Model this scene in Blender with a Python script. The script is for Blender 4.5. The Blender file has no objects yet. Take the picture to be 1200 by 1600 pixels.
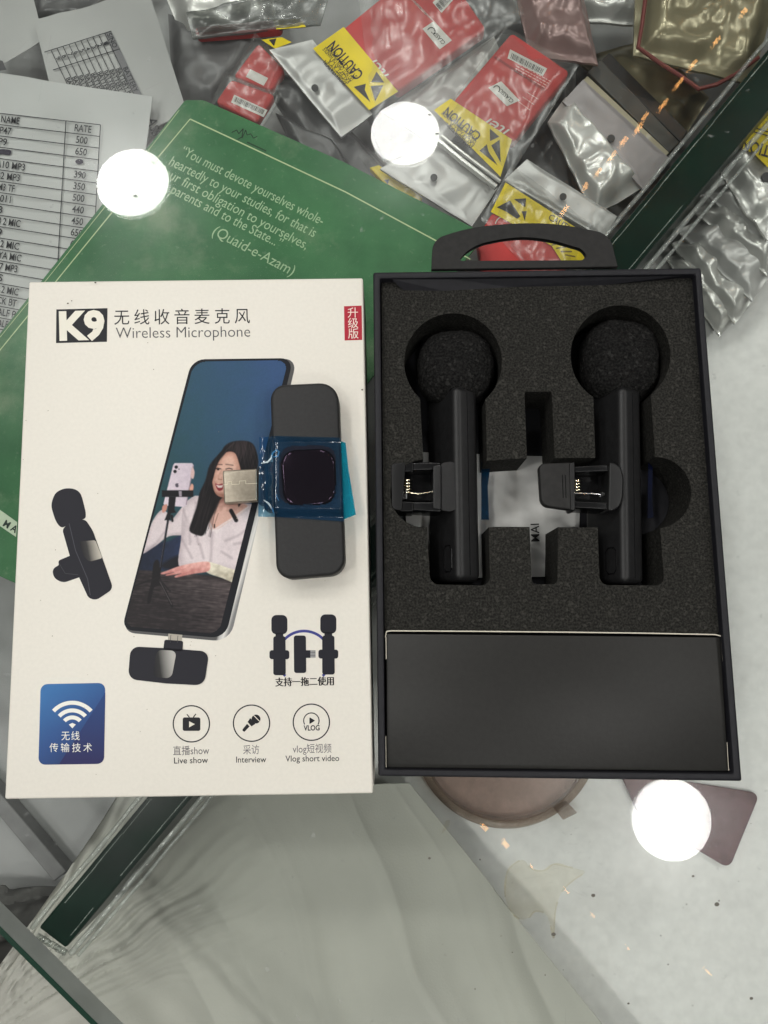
import bpy, bmesh, math, random
from mathutils import Vector, Matrix, noise

# ------------------------------------------------------------------ camera, world, exposure
S = bpy.context.scene
COL = S.collection
CAMZ = 0.268
TILT, ROLL, FPX = math.radians(8.25), math.radians(0.5), 1200.0
RM = Matrix.Rotation(TILT, 3, 'X') @ Matrix.Rotation(ROLL, 3, 'Y')
cam = bpy.data.objects.new('camera', bpy.data.cameras.new('camera'))
COL.objects.link(cam)
cam.matrix_world = Matrix.Translation((0, 0, CAMZ)) @ RM.to_4x4()
cam.data.sensor_fit = 'VERTICAL'
cam.data.sensor_height = 36.0
cam.data.lens = 36.0 * FPX / 1600.0
cam.data.clip_start = 0.005
cam.data.clip_end = 50
S.camera = cam

W = bpy.data.worlds.new('World')
S.world = W
W.use_nodes = True
wn, wl = W.node_tree.nodes, W.node_tree.links
bg = wn['Background']
tc = wn.new('ShaderNodeTexCoord')
sx = wn.new('ShaderNodeSeparateXYZ')
wl.new(tc.outputs['Generated'], sx.inputs[0])
rp = wn.new('ShaderNodeValToRGB')
rp.color_ramp.elements[0].position = 0.0
rp.color_ramp.elements[0].color = (0.05, 0.052, 0.05, 1)
rp.color_ramp.elements[1].position = 0.95
rp.color_ramp.elements[1].color = (0.82, 0.86, 0.84, 1)
e = rp.color_ramp.elements.new(0.45)
e.color = (0.20, 0.205, 0.20, 1)
wl.new(sx.outputs['Z'], rp.inputs[0])
wl.new(rp.outputs[0], bg.inputs[0])
bg.inputs[1].default_value = 0.15
LAMP = 62.0           # radiance of the round ceiling lights and the added fill lamps
HC = 1.9              # ceiling height above the glass
# added unseen fill lamps at ceiling height
_FILL = ((140, 560), (180, 1120), (-230, 700), (1440, 480), (-190, 120), (-200, 1250), (1400, 200), (1420, 950), (600, -190), (640, 1800))
for _x, _y in _FILL:
    _d = RM @ Vector(((_x - 600) / FPX, -(_y - 800) / FPX, -1))
    _t = (-HC - CAMZ) / _d.z
    _l = bpy.data.lights.new('fill_lamp', 'AREA'); _l.shape = 'DISK'; _l.size = 0.2
    _l.energy = LAMP * math.pi * math.pi * 0.1 ** 2; _l.color = (1.0, 0.985, 0.95)
    _o = bpy.data.objects.new('fill_lamp', _l); COL.objects.link(_o); _o.location = (_d.x * _t, _d.y * _t, HC)

S.view_settings.view_transform = 'Standard'
S.view_settings.look = 'None'
S.view_settings.exposure = 0.0
S.view_settings.gamma = 1.0
S.view_settings.use_curve_mapping = False
S.render.engine = 'CYCLES'
S.cycles.use_denoising = True
S.cycles.max_bounces = 12
S.cycles.transparent_max_bounces = 24
S.cycles.glossy_bounces = 4
S.cycles.caustics_reflective = False
S.cycles.caustics_refractive = False
random.seed(5)

# ------------------------------------------------------------------ geometry helpers
def at(x, y, z):
    """the point of the horizontal plane at height z seen at photo pixel (x, y) when the photo was measured"""
    d = RM @ Vector(((x - 600) / FPX, -(y - 800) / FPX, -1))
    t = (z - CAMZ) / d.z
    return Vector((0, 0, CAMZ)) + d * t

def link(name, me, parent=None):
    o = bpy.data.objects.new(name, me)
    COL.objects.link(o)
    if parent:
        o.parent = parent
        o.matrix_parent_inverse = parent.matrix_world.inverted()
    return o

def thing(name, label, cat, loc=(0, 0, 0), group=None):
    o = bpy.data.objects.new(name, None)
    o.empty_display_size = 0.01
    COL.objects.link(o)
    o.location = loc
    o.matrix_world = Matrix.Translation(loc)
    return tag(o, label, cat, group)

def tag(o, label, cat, group=None):
    o['label'] = label
    o['category'] = cat
    if group:
        o['group'] = group
    return o

class MB:
    def __init__(s):
        s.v, s.f, s.m, s.mats = [], [], [], []
    def mi(s, mat):
        if mat not in s.mats:
            s.mats.append(mat)
        return s.mats.index(mat)
    def add(s, vs, fs, mat):
        b = len(s.v); k = s.mi(mat)
        s.v += [tuple(v) for v in vs]
        s.f += [tuple(b + i for i in f) for f in fs]
        s.m += [k] * len(fs)
    def poly(s, pts, z, mat):
        """flat printed shape, photo pixels on the plane z"""
        vs = [at(x, y, z) for x, y in pts]
        if area(pts) > 0:      # y down: positive means clockwise on screen
            vs.reverse()
        s.add(vs, [tuple(range(len(vs)))], mat)
    def line(s, a, b, w, z, mat):
        ax, ay = a; bx, by = b
        l = math.hypot(bx - ax, by - ay) or 1
        nx, ny = -(by - ay) / l * w / 2, (bx - ax) / l * w / 2
        s.poly([(ax + nx, ay + ny), (bx + nx, by + ny), (bx - nx, by - ny), (ax - nx, ay - ny)], z, mat)
    def pline(s, pts, w, z, mat):
        for a, b in zip(pts, pts[1:]):
            s.line(a, b, w, z, mat)
    def arc(s, cx, cy, r, w, a0, a1, z, mat, n=40):
        for i in range(n):
            t0 = math.radians(a0 + (a1 - a0) * i / n); t1 = math.radians(a0 + (a1 - a0) * (i + 1) / n)
            q = [(cx + math.cos(t) * k, cy + math.sin(t) * k) for t, k in
                 ((t0, r - w / 2), (t0, r + w / 2), (t1, r + w / 2), (t1, r - w / 2))]
            s.poly(q, z, mat)
    def prism(s, pts, z1, z0, mat, side=None):
        """solid with vertical sides; outline given at its top"""
        p = list(pts)
        if area(p) > 0:
            p.reverse()
        n = len(p)
        top = [at(x, y, z1) for x, y in p]
        bot = [Vector((v.x, v.y, z0)) for v in top]
        s.add(top + bot, [tuple(range(n))], mat)
        s.add(top + bot, [tuple(n + i for i in reversed(range(n)))], side or mat)
        s.add(top + bot, [(i, n + i, n + (i + 1) % n, (i + 1) % n) for i in range(n)], side or mat)
    def box(s, c, d, mat, rot=None):
        c = Vector(c); M = rot or Matrix.Identity(3)
        vs = [c + M @ Vector((x * d[0] / 2, y * d[1] / 2, z * d[2] / 2)) for z in (-1, 1) for y in (-1, 1) for x in (-1, 1)]
        s.add(vs, [(0, 2, 3, 1), (4, 5, 7, 6), (0, 1, 5, 4), (2, 6, 7, 3), (0, 4, 6, 2), (1, 3, 7, 5)], mat)
    def tube(s, pts, r, mat, n=8):
        pts = [Vector(p) for p in pts]; vs = []
        for i, p in enumerate(pts):
            t = (pts[min(i + 1, len(pts) - 1)] - pts[max(i - 1, 0)]).normalized()
            u = t.cross(Vector((0.3, 0.2, 0.93))).normalized(); w = t.cross(u)
            rr = r[i] if isinstance(r, (list, tuple)) else r
            vs += [p + (u * math.cos(k * 2 * math.pi / n) + w * math.sin(k * 2 * math.pi / n)) * rr for k in range(n)]
        fs = [(i * n + k, i * n + (k + 1) % n, (i + 1) * n + (k + 1) % n, (i + 1) * n + k)
              for i in range(len(pts) - 1) for k in range(n)]
        fs += [tuple(reversed(range(n))), tuple((len(pts) - 1) * n + k for k in range(n))]
        s.add(vs, fs, mat)
    def text(s, body, p0, p1, size, z, mat, bold=0.0, shear=0.0):
        """lettering from pixel p0 to pixel p1 (base line), size = pixels per em"""
        vs, fs = glyphs(body, bold, shear)
        if not vs:
            return
        x0 = min(v[0] for v in vs); x1 = max(v[0] for v in vs)
        dx, dy = p1[0] - p0[0], p1[1] - p0[1]
        ln = math.hypot(dx, dy); ux, uy = dx / ln, dy / ln
        kx = ln / (x1 - x0)
        out = []
        for v in vs:
            a = (v[0] - x0) * kx; b = v[1] * size
            out.append(at(p0[0] + ux * a + uy * b, p0[1] + uy * a - ux * b, z))
        s.add(out, fs, mat)
    def build(s, name, parent=None, bevel=0, seg=2, smooth=False, sharp=35, recalc=False):
        me = bpy.data.meshes.new(name)
        me.from_pydata(s.v, [], s.f)
        for m in s.mats:
            me.materials.append(m)
        for p, k in zip(me.polygons, s.m):
            p.material_index = k
        if bevel or recalc:
            bm = bmesh.new(); bm.from_mesh(me)
            bmesh.ops.remove_doubles(bm, verts=bm.verts, dist=1e-6)
            bmesh.ops.recalc_face_normals(bm, faces=bm.faces)
            if bevel:
                es = [x for x in bm.edges if len(x.link_faces) == 2 and x.calc_face_angle(0) > 0.6]
                bmesh.ops.bevel(bm, geom=es, offset=bevel, segments=seg, affect='EDGES', profile=0.5, clamp_overlap=True)
            bm.to_mesh(me); bm.free()
        if smooth:
            for p in me.polygons:
                p.use_smooth = True
            me.set_sharp_from_angle(angle=math.radians(sharp))
        return link(name, me, parent)

def area(p):
    return sum(p[i][0] * p[(i + 1) % len(p)][1] - p[(i + 1) % len(p)][0] * p[i][1] for i in range(len(p)))

_gl = {}
def glyphs(body, bold, shear):
    k = (body, bold, shear)
    if k not in _gl:
        c = bpy.data.curves.new('lettering', 'FONT')
        c.body = body; c.offset = bold; c.shear = shear; c.resolution_u = 3
        o = bpy.data.objects.new('lettering', c)
        COL.objects.link(o)
        bpy.context.view_layer.update()
        me = bpy.data.meshes.new_from_object(o.evaluated_get(bpy.context.evaluated_depsgraph_get()))
        _gl[k] = ([tuple(v.co) for v in me.vertices], [tuple(p.vertices) for p in me.polygons])
        bpy.data.objects.remove(o); bpy.data.curves.remove(c); bpy.data.meshes.remove(me)
    return _gl[k]

def rr(c, r, n=6):
    """polygon with rounded corners"""
    out = []; N = len(c)
    for i in range(N):
        p, a, b = Vector(c[i]), Vector(c[i - 1]), Vector(c[(i + 1) % N])
        q = r[i] if isinstance(r, (list, tuple)) else r
        if q <= 0:
            out.append(tuple(p)); continue
        s = p + (a - p).normalized() * q; t = p + (b - p).normalized() * q
        for k in range(n + 1):
            u = k / n
            w = 0.76   # rational quadratic, close to a circle
            d = (1 - u) ** 2 + 2 * w * u * (1 - u) + u * u
            v = (s * (1 - u) ** 2 + p * (2 * w * u * (1 - u)) + t * u * u) / d
            out.append((v.x, v.y))
    return out

def cr(p, n=5):
    """closed smooth curve through points"""
    out = []; N = len(p)
    for i in range(N):
        a, b, c, d = (Vector(p[(i + k) % N]) for k in (-1, 0, 1, 2))
        for k in range(n):
            t = k / n
            v = 0.5 * (2 * b + (c - a) * t + (2 * a - 5 * b + 4 * c - d) * t * t + (3 * b - a - 3 * c + d) * t ** 3)
            out.append((v.x, v.y))
    return out

def circ(cx, cy, r, n=32, ry=None):
    return [(cx + r * math.cos(2 * math.pi * i / n), cy + (ry or r) * math.sin(2 * math.pi * i / n)) for i in range(n)]

# ------------------------------------------------------------------ materials
def nodes(name):
    m = bpy.data.materials.new(name); m.use_nodes = True
    nt = m.node_tree
    return m, nt, nt.nodes, nt.links, nt.nodes['Principled BSDF']

def mat(name, col, rough=0.5, metal=0.0, spec=0.5, nscale=None, namt=0.15, bump=0.0, bscale=None, detail=4, sheen=0, coat=0):
    m, nt, N, L, P = nodes(name)
    P.inputs['Base Color'].default_value = (*col, 1)
    P.inputs['Roughness'].default_value = rough
    P.inputs['Metallic'].default_value = metal
    P.inputs['Specular IOR Level'].default_value = spec
    P.inputs['Coat Weight'].default_value = coat
    if nscale or bump:
        t = N.new('ShaderNodeTexCoord')
    if nscale:
        x = N.new('ShaderNodeTexNoise'); x.inputs['Scale'].default_value = nscale; x.inputs['Detail'].default_value = detail
        L.new(t.outputs['Object'], x.inputs['Vector'])
        r = N.new('ShaderNodeValToRGB')
        r.color_ramp.elements[0].position = 0.3; r.color_ramp.elements[1].position = 0.7
        r.color_ramp.elements[0].color = (*[c * (1 - namt) for c in col], 1)
        r.color_ramp.elements[1].color = (*[min(1, c * (1 + namt)) for c in col], 1)
        L.new(x.outputs['Fac'], r.inputs[0]); L.new(r.outputs[0], P.inputs['Base Color'])
    if bump:
        y = N.new('ShaderNodeTexNoise'); y.inputs['Scale'].default_value = bscale or nscale; y.inputs['Detail'].default_value = 3
        L.new(t.outputs['Object'], y.inputs['Vector'])
        b = N.new('ShaderNodeBump'); b.inputs['Strength'].default_value = bump; b.inputs['Distance'].default_value = 0.0006
        L.new(y.outputs['Fac'], b.inputs['Height']); L.new(b.outputs[0], P.inputs['Normal'])
    return m

def foam(name, dark, light, scale, spark=0.5):
    """open cell foam: dark pores, a few bright cell walls"""
    m, nt, N, L, P = nodes(name)
    t = N.new('ShaderNodeTexCoord')
    a = N.new('ShaderNodeTexNoise'); a.inputs['Scale'].default_value = scale; a.inputs['Detail'].default_value = 2
    v = N.new('ShaderNodeTexVoronoi'); v.inputs['Scale'].default_value = scale * 0.8
    L.new(t.outputs['Object'], a.inputs['Vector']); L.new(t.outputs['Object'], v.inputs['Vector'])
    r = N.new('ShaderNodeValToRGB')
    r.color_ramp.elements[0].position = 0.36; r.color_ramp.elements[0].color = (*dark, 1)
    r.color_ramp.elements[1].position = 0.66; r.color_ramp.elements[1].color = (*light, 1)
    L.new(a.outputs['Fac'], r.inputs[0])
    q = N.new('ShaderNodeMath'); q.operation = 'GREATER_THAN'; q.inputs[1].default_value = 0.93
    sp = N.new('ShaderNodeSeparateColor'); L.new(v.outputs['Color'], sp.inputs[0]); L.new(sp.outputs[0], q.inputs[0])
    mx = N.new('ShaderNodeMix'); mx.data_type = 'RGBA'
    mul = N.new('ShaderNodeMath'); mul.operation = 'MULTIPLY'; mul.inputs[1].default_value = spark
    L.new(q.outputs[0], mul.inputs[0]); L.new(mul.outputs[0], mx.inputs['Factor'])
    L.new(r.outputs[0], mx.inputs['A']); mx.inputs['B'].default_value = (*[min(1, c * 2.4) for c in light], 1)
    L.new(mx.outputs['Result'], P.inputs['Base Color'])
    b = N.new('ShaderNodeBump'); b.inputs['Strength'].default_value = 0.9; b.inputs['Distance'].default_value = 0.0004
    L.new(a.outputs['Fac'], b.inputs['Height']); L.new(b.outputs[0], P.inputs['Normal'])
    P.inputs['Roughness'].default_value = 0.85
    P.inputs['Specular IOR Level'].default_value = 0.15
    return m

def clear(name, tint=(1, 1, 1), dust=0.02, dustcol=(0.8, 0.82, 0.8), rough=0.0, f0=0.04, bump=0, bscale=60, dscale=40, patch=None, grease=0):
    """thin clear sheet: transparent plus mirror reflection by angle (Schlick), with a little dust"""
    m, nt, N, L, P = nodes(name)
    N.remove(P); out = N['Material Output']
    t = N.new('ShaderNodeTexCoord')
    tr = N.new('ShaderNodeBsdfTransparent'); tr.inputs[0].default_value = (*tint, 1)
    gl = N.new('ShaderNodeBsdfGlossy'); gl.inputs['Roughness'].default_value = rough
    lw = N.new('ShaderNodeLayerWeight'); lw.inputs[0].default_value = 0.5
    pw = N.new('ShaderNodeMath'); pw.operation = 'POWER'; pw.inputs[1].default_value = 5
    L.new(lw.outputs['Facing'], pw.inputs[0])
    ma = N.new('ShaderNodeMath'); ma.operation = 'MULTIPLY_ADD'; ma.inputs[1].default_value = 1 - f0; ma.inputs[2].default_value = f0
    L.new(pw.outputs[0], ma.inputs[0])
    m1 = N.new('ShaderNodeMixShader')
    L.new(ma.outputs[0], m1.inputs[0]); L.new(tr.outputs[0], m1.inputs[1]); L.new(gl.outputs[0], m1.inputs[2])
    if grease:
        g2 = N.new('ShaderNodeBsdfGlossy'); g2.inputs['Roughness'].default_value = 0.21
        gz = N.new('ShaderNodeTexNoise'); gz.inputs['Scale'].default_value = 30; gz.inputs['Detail'].default_value = 4
        L.new(t.outputs['Object'], gz.inputs['Vector'])
        gm = N.new('ShaderNodeMapRange'); gm.inputs['From Min'].default_value = .3; gm.inputs['From Max'].default_value = .7
        gm.inputs['To Min'].default_value = grease * .4; gm.inputs['To Max'].default_value = grease * 1.6
        L.new(gz.outputs['Fac'], gm.inputs[0])
        mg = N.new('ShaderNodeMixShader'); L.new(gm.outputs[0], mg.inputs[0]); L.new(m1.outputs[0], mg.inputs[1]); L.new(g2.outputs[0], mg.inputs[2])
        m1 = mg
    df = N.new('ShaderNodeBsdfDiffuse'); df.inputs[0].default_value = (*dustcol, 1)
    nz = N.new('ShaderNodeTexNoise'); nz.inputs['Scale'].default_value = dscale; nz.inputs['Detail'].default_value = 8; nz.inputs['Roughness'].default_value = 0.7
    L.new(t.outputs['Object'], nz.inputs['Vector'])
    r = N.new('ShaderNodeMapRange'); r.inputs['From Min'].default_value = 0.35; r.inputs['From Max'].default_value = 0.75
    r.inputs['To Min'].default_value = dust * 0.35; r.inputs['To Max'].default_value = dust * 2
    L.new(nz.outputs['Fac'], r.inputs[0])
    m2 = N.new('ShaderNodeMixShader')
    fac = r.outputs[0]
    if patch:      # sharp specks of dirt
        n2 = N.new('ShaderNodeTexNoise'); n2.inputs['Scale'].default_value = patch; n2.inputs['Detail'].default_value = 5
        L.new(t.outputs['Object'], n2.inputs['Vector'])
        r2 = N.new('ShaderNodeMapRange'); r2.inputs['From Min'].default_value = 0.68; r2.inputs['From Max'].default_value = 0.76
        r2.inputs['To Max'].default_value = 0.16
        L.new(n2.outputs['Fac'], r2.inputs[0])
        ad = N.new('ShaderNodeMath'); ad.operation = 'ADD'; L.new(r.outputs[0], ad.inputs[0]); L.new(r2.outputs[0], ad.inputs[1])
        fac = ad.outputs[0]
    L.new(fac, m2.inputs[0]); L.new(m1.outputs[0], m2.inputs[1]); L.new(df.outputs[0], m2.inputs[2])
    L.new(m2.outputs[0], out.inputs['Surface'])
    if bump:
        nb = N.new('ShaderNodeTexNoise'); nb.inputs['Scale'].default_value = bscale; nb.inputs['Detail'].default_value = 3; nb.inputs['Distortion'].default_value = 1.0
        L.new(t.outputs['Object'], nb.inputs['Vector'])
        b = N.new('ShaderNodeBump'); b.inputs['Strength'].default_value = bump; b.inputs['Distance'].default_value = 0.004
        L.new(nb.outputs['Fac'], b.inputs['Height']); L.new(b.outputs[0], gl.inputs['Normal']); L.new(b.outputs[0], lw.inputs['Normal'])
    return m

def emit(name, col, strength):
    m, nt, N, L, P = nodes(name)
    N.remove(P)
    x = N.new('ShaderNodeEmission'); x.inputs[0].default_value = (*col, 1); x.inputs[1].default_value = strength
    L.new(x.outputs[0], N['Material Output'].inputs['Surface'])
    return m

def gradient(name, stops, p0, p1, z, rough=0.45, grain=0.12):
    """ink whose colour runs from pixel p0 to pixel p1 (part of the printed picture)"""
    m, nt, N, L, P = nodes(name)
    a, b = at(*p0, z), at(*p1, z)
    d = b - a
    g = N.new('ShaderNodeNewGeometry')
    vm = N.new('ShaderNodeVectorMath'); vm.operation = 'SUBTRACT'; vm.inputs[1].default_value = a
    L.new(g.outputs['Position'], vm.inputs[0])
    dt = N.new('ShaderNodeVectorMath'); dt.operation = 'DOT_PRODUCT'; dt.inputs[1].default_value = d / d.length_squared
    L.new(vm.outputs[0], dt.inputs[0])
    r = N.new('ShaderNodeValToRGB')
    r.color_ramp.elements[0].color = (*stops[0][1], 1); r.color_ramp.elements[0].position = stops[0][0]
    r.color_ramp.elements[1].color = (*stops[-1][1], 1); r.color_ramp.elements[1].position = stops[-1][0]
    for p, c in stops[1:-1]:
        k = r.color_ramp.elements.new(p); k.color = (*c, 1)
    nz_ = N.new('ShaderNodeTexNoise'); nz_.inputs['Scale'].default_value = 150; nz_.inputs['Detail'].default_value = 5
    L.new(g.outputs['Position'], nz_.inputs['Vector'])
    ma = N.new('ShaderNodeMath'); ma.operation = 'MULTIPLY_ADD'; ma.inputs[1].default_value = grain; L.new(nz_.outputs['Fac'], ma.inputs[0])
    sb = N.new('ShaderNodeMath'); sb.operation = 'SUBTRACT'; sb.inputs[1].default_value = grain * 0.5; L.new(dt.outputs['Value'], sb.inputs[0])
    L.new(sb.outputs[0], ma.inputs[2]); L.new(ma.outputs[0], r.inputs[0]); L.new(r.outputs[0], P.inputs['Base Color'])
    P.inputs['Roughness'].default_value = rough
    P.inputs['Specular IOR Level'].default_value = 0.2
    return m

_ink = {}
def ink(r, g, b, rough=0.45):
    """ink by sRGB 0..255 of the print"""
    k = (r, g, b, rough)
    if k not in _ink:
        f = lambda c: ((c / 255 + 0.055) / 1.055) ** 2.4 if c > 10 else c / 255 / 12.92
        _ink[k] = mat('ink', (f(r), f(g), f(b)), rough, spec=0.2)
    return _ink[k]

M_glass = clear('clear_glass', (0.965, 0.98, 0.97), dust=0.0025, f0=0.0145, patch=210, dscale=22, grease=0.015)
M_glass_under = clear('clear_glass_underside', (0.985, 0.99, 0.985), dust=0.001, f0=0.004)
M_edge = mat('pale_glass_edge', (0.42, 0.44, 0.42), 0.35, spec=0.2, nscale=60, namt=0.15)
M_arris = mat('green_glass_arris', (0.012, 0.05, 0.032), 0.2)
M_green_edge = mat('dark_green_glass', (0.0006, 0.0125, 0.007), 0.3, spec=0.08, nscale=70, namt=0.25)
M_bead = clear('clear_silicone', (0.86, 0.88, 0.86), dust=0.10, rough=0.15, f0=0.08, bump=0.6, bscale=90, dscale=160)
M_floor_pale = mat('pale_grey_laminate', (0.70, 0.70, 0.68), 0.45, nscale=260, namt=0.06, detail=8)
M_floor_dark = mat('grey_laminate', (0.25, 0.255, 0.25), 0.5, nscale=25, namt=0.25, detail=6)
M_white = mat('white_coated_card', (0.80, 0.765, 0.685), 0.42, nscale=900, namt=0.02, bump=0.03, bscale=900, detail=3)
M_foam = foam('charcoal_foam', (0.010, 0.0098, 0.0088), (0.033, 0.032, 0.028), 1600, 0.30)
M_wind = foam('black_windscreen_foam', (0.002, 0.002, 0.002), (0.015, 0.0147, 0.014), 1400, 0.5)
M_tray = mat('black_wrapped_card', (0.0095, 0.0095, 0.013), 0.55, spec=0.35, nscale=400, namt=0.2, bump=0.1, bscale=900)
M_tab = mat('black_card', (0.017, 0.0165, 0.016), 0.6, spec=0.3, nscale=500, namt=0.2, bump=0.1, bscale=900)
M_small = mat('black_carton_card', (0.0185, 0.0180, 0.0165), 0.44, spec=0.3, nscale=700, namt=0.10, bump=0.08, bscale=800)
M_cut = mat('white_card_cut_edge', (0.62, 0.58, 0.48), 0.7)
M_plastic = mat('black_moulded_plastic', (0.010, 0.010, 0.0105), 0.44, spec=0.4, nscale=500, namt=0.2, bump=0.08, bscale=1500)
M_gloss = mat('glossy_black_plastic', (0.004, 0.004, 0.0045), 0.27, spec=0.35)
M_receiver = mat('charcoal_matt_plastic', (0.021, 0.021, 0.0215), 0.55, spec=0.35, nscale=900, namt=0.12, bump=0.12, bscale=2200)
M_pad = mat('glossy_dark_pad', (0.006, 0.004, 0.007), 0.12)
M_steel = mat('nickel_plated_metal', (0.36, 0.315, 0.25), 0.34, metal=0.6, nscale=900, namt=0.12)
M_spring = mat('bright_spring_wire', (0.75, 0.68, 0.52), 0.2, metal=1.0)
M_steel_w = mat('bright_metal', (0.62, 0.62, 0.62), 0.25, metal=1.0)
M_film = clear('blue_protective_film', (0.26, 0.52, 0.72), dust=0.05, dustcol=(0.10, 0.34, 0.75), rough=0.14, f0=0.05, bump=0.08, bscale=80)
M_contact = clear('film_on_pad', (0.75, 0.62, 0.78), dust=0.001, rough=0.05, f0=0.05)
M_flap = clear('turquoise_film_tab', (0.10, 0.60, 0.72), dust=0.22, dustcol=(0.02, 0.46, 0.58), rough=0.1, f0=0.05)
M_bagw = mat('white_plastic_bag', (0.50, 0.50, 0.48), 0.4, nscale=55, namt=0.25, bump=0.5, bscale=90)

# ------------------------------------------------------------------ the glass counter
GT = -0.0100      # underside of the top pane
FL = -0.0750      # shelf board
counter = thing('display_counter', 'glass display counter with a dark green glass divider under its clear top pane', 'display counter', (0, 0, FL))

def slope(x, x0, y0, x1, y1):
    return y0 + (x - x0) * (y1 - y0) / (x1 - x0)
edge_a, edge_b = (-500, slope(-500, 0, 1457, 143, 1600)), (620, slope(620, 0, 1457, 143, 1600))
pane = [edge_a, edge_b, (2100, edge_b[1]), (2100, -700), (-500, -700)]
b = MB()
p = [at(x, y, 0) for x, y in pane]; n = len(p)
if area(pane) > 0:
    p.reverse()
b.add(p, [tuple(range(n))], M_glass)
b.add([(v.x, v.y, GT) for v in p], [tuple(reversed(range(n)))], M_glass_under)
b.build('top_pane', counter)
# the pane's polished front edge: pale face with a dark green arris
b = MB()
A, B_ = at(*edge_a, 0), at(*edge_b, 0)
d = (B_ - A).normalized(); nrm = Vector((-d.y, d.x, 0))
if (Vector((0, 0, 0)) - A).dot(nrm) < 0:
    nrm = -nrm
def strip(off0, z0, off1, z1, m):
    vs = [A + nrm * off0, B_ + nrm * off0, B_ + nrm * off1, A + nrm * off1]
    for v, z in zip(vs, (z0, z0, z1, z1)):
        v.z = z
    b.add(vs, [(0, 1, 2, 3)], m)
strip(-0.0002, 0.0001, 0.0008, -0.0010, M_arris)
strip(-0.0002, 0.0001, -0.0002, -0.0100, M_edge)
strip(0.0008, -0.0011, 0.0012, -0.0099, M_edge)
b.build('polished_edge', counter)

# divider pane standing under the top
zt = GT - 0.0002
LE0, LE1 = (60, 1450), (1420, slope(1420, 60, 1450, 1200, 77))
RE0, RE1 = (102, 1482), (1440, slope(1440, 102, 1482, 1200, 173))
b = MB()
b.prism([LE0, LE1, RE1, RE0], zt, FL, M_green_edge)
b.build('divider_pane', counter, bevel=0.0008, seg=2)
M_chip = clear('chipped_edge', (1, 1, 1), dust=.30, dustcol=(.55, .62, .56), rough=.3, dscale=220, f0=.01)
b = MB(); _r = random.Random(21)
for e0, e1, o_ in ((LE0, LE1, 5), (RE0, RE1, -5)):
    t_ = 0.01
    while t_ < .95:
        l_ = _r.uniform(.01, .05)
        P = lambda q: (e0[0] + (e1[0] - e0[0]) * q + o_ * 1.1 + _r.uniform(-.8, .8), e0[1] + (e1[1] - e0[1]) * q + o_ * .9)
        if _r.random() < .6:
            b.line(P(t_), P(t_ + l_), _r.uniform(.7, 1.6), zt + .00006, M_chip)
        t_ += l_
b.build('chipped_edge', counter)
def bead(p0, p1, wpx, seed, zc=-0.0112):
    rnd = random.Random(seed)
    a, c = at(*p0, zc), at(*p1, zc)
    n = 90; pts = []; rad = []
    side = Vector((-(c - a).y, (c - a).x, 0)).normalized()
    for i in range(n + 1):
        t = i / n
        w = noise.noise(Vector((t * 23, seed, 0)))
        pts.append(a.lerp(c, t) + side * w * 0.0006)
        rad.append(0.0011 * wpx / 10 * (1 + 0.35 * noise.noise(Vector((t * 40, seed + 7, 0)))))
    b = MB(); b.tube(pts, rad, M_bead, 8)
    return b.build('silicone_bead', counter, smooth=True, sharp=80)
bead((50, 1450), (1400, slope(1400, 52, 1450, 1192, 72)), 8, 1)
bead((110, 1490), (1420, slope(1420, 110, 1490, 1212, 178)), 9, 2)
bead((122, 1493), (1420, slope(1420, 122, 1493, 1226, 184)), 6, 3, -0.0108)
bead((58, 1462), (103, 1489), 9, 4)
# shelf boards: pale one right of the divider, darker one left of it
b = MB()
far = [at(x, y, FL - 0.012) for x, y in ((-900, -900), (2200, -900), (2200, 2300), (-900, 2300))]
L0, L1 = at(81, 1466, FL), at(1430, slope(1430, 81, 1466, 1200, 125), FL)
dv = (L1 - L0).normalized()
P0, P1 = L0 - dv * 0.5, L1 + dv * 0.6
nr = Vector((dv.y, -dv.x, 0))
def board(sgn, m, name):
    b = MB()
    q = [P0, P1, P1 + nr * sgn * 0.9, P0 + nr * sgn * 0.9]
    vs = [Vector((v.x, v.y, z)) for z in (FL, FL - 0.012) for v in q]
    fs = [(0, 1, 2, 3), (7, 6, 5, 4)] + [(i, 4 + i, 4 + (i + 1) % 4, (i + 1) % 4) for i in range(4)]
    b.add(vs, fs, m)
    return b.build(name, counter, recalc=True)
board(1, M_floor_pale, 'shelf_board')
board(-1, M_floor_dark, 'shelf_board')

# dried stain and fine marks on the glass
M_stain = clear('dried_stain', (0.985, 0.972, 0.925), dust=0.045, dustcol=(0.50, 0.42, 0.16), f0=0.01, rough=0.2, dscale=110)
b = MB()
random.seed(11)
def blot(cx, cy, rx, ry, seed, n=60):
    return [(cx + rx * math.cos(t) * (1 + .35 * noise.noise(Vector((math.cos(t) * 2.2, math.sin(t) * 2.2, seed)))),
             cy + ry * math.sin(t) * (1 + .35 * noise.noise(Vector((math.cos(t) * 2.2, math.sin(t) * 2.2, seed + 9)))))
            for t in [2 * math.pi * i / n for i in range(n)]]
_st = cr([(792, 1364), (803, 1350), (818, 1344), (832, 1358), (850, 1360), (866, 1350), (890, 1355), (914, 1362), (898, 1374), (882, 1388), (874, 1402), (868, 1422), (866, 1448), (865, 1466), (860, 1446), (852, 1428), (836, 1424), (826, 1434), (812, 1436), (796, 1422), (789, 1396)], 5)
b.poly(_st, 0.00012, M_stain)
M_rim = clear('stain_rim', (0.98, 0.955, 0.88), dust=0.09, dustcol=(0.40, 0.32, 0.10), f0=0.01, rough=0.2, dscale=120)
_r = random.Random(31)
for k_ in range(len(_st)):
    if noise.noise(Vector((k_ * .13, 3, 1))) > -.12:
        b.line(_st[k_ - 1], _st[k_], 2.2 + 3.0 * abs(noise.noise(Vector((k_ * .2, 0, 5)))), 0.00018, M_rim)
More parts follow.
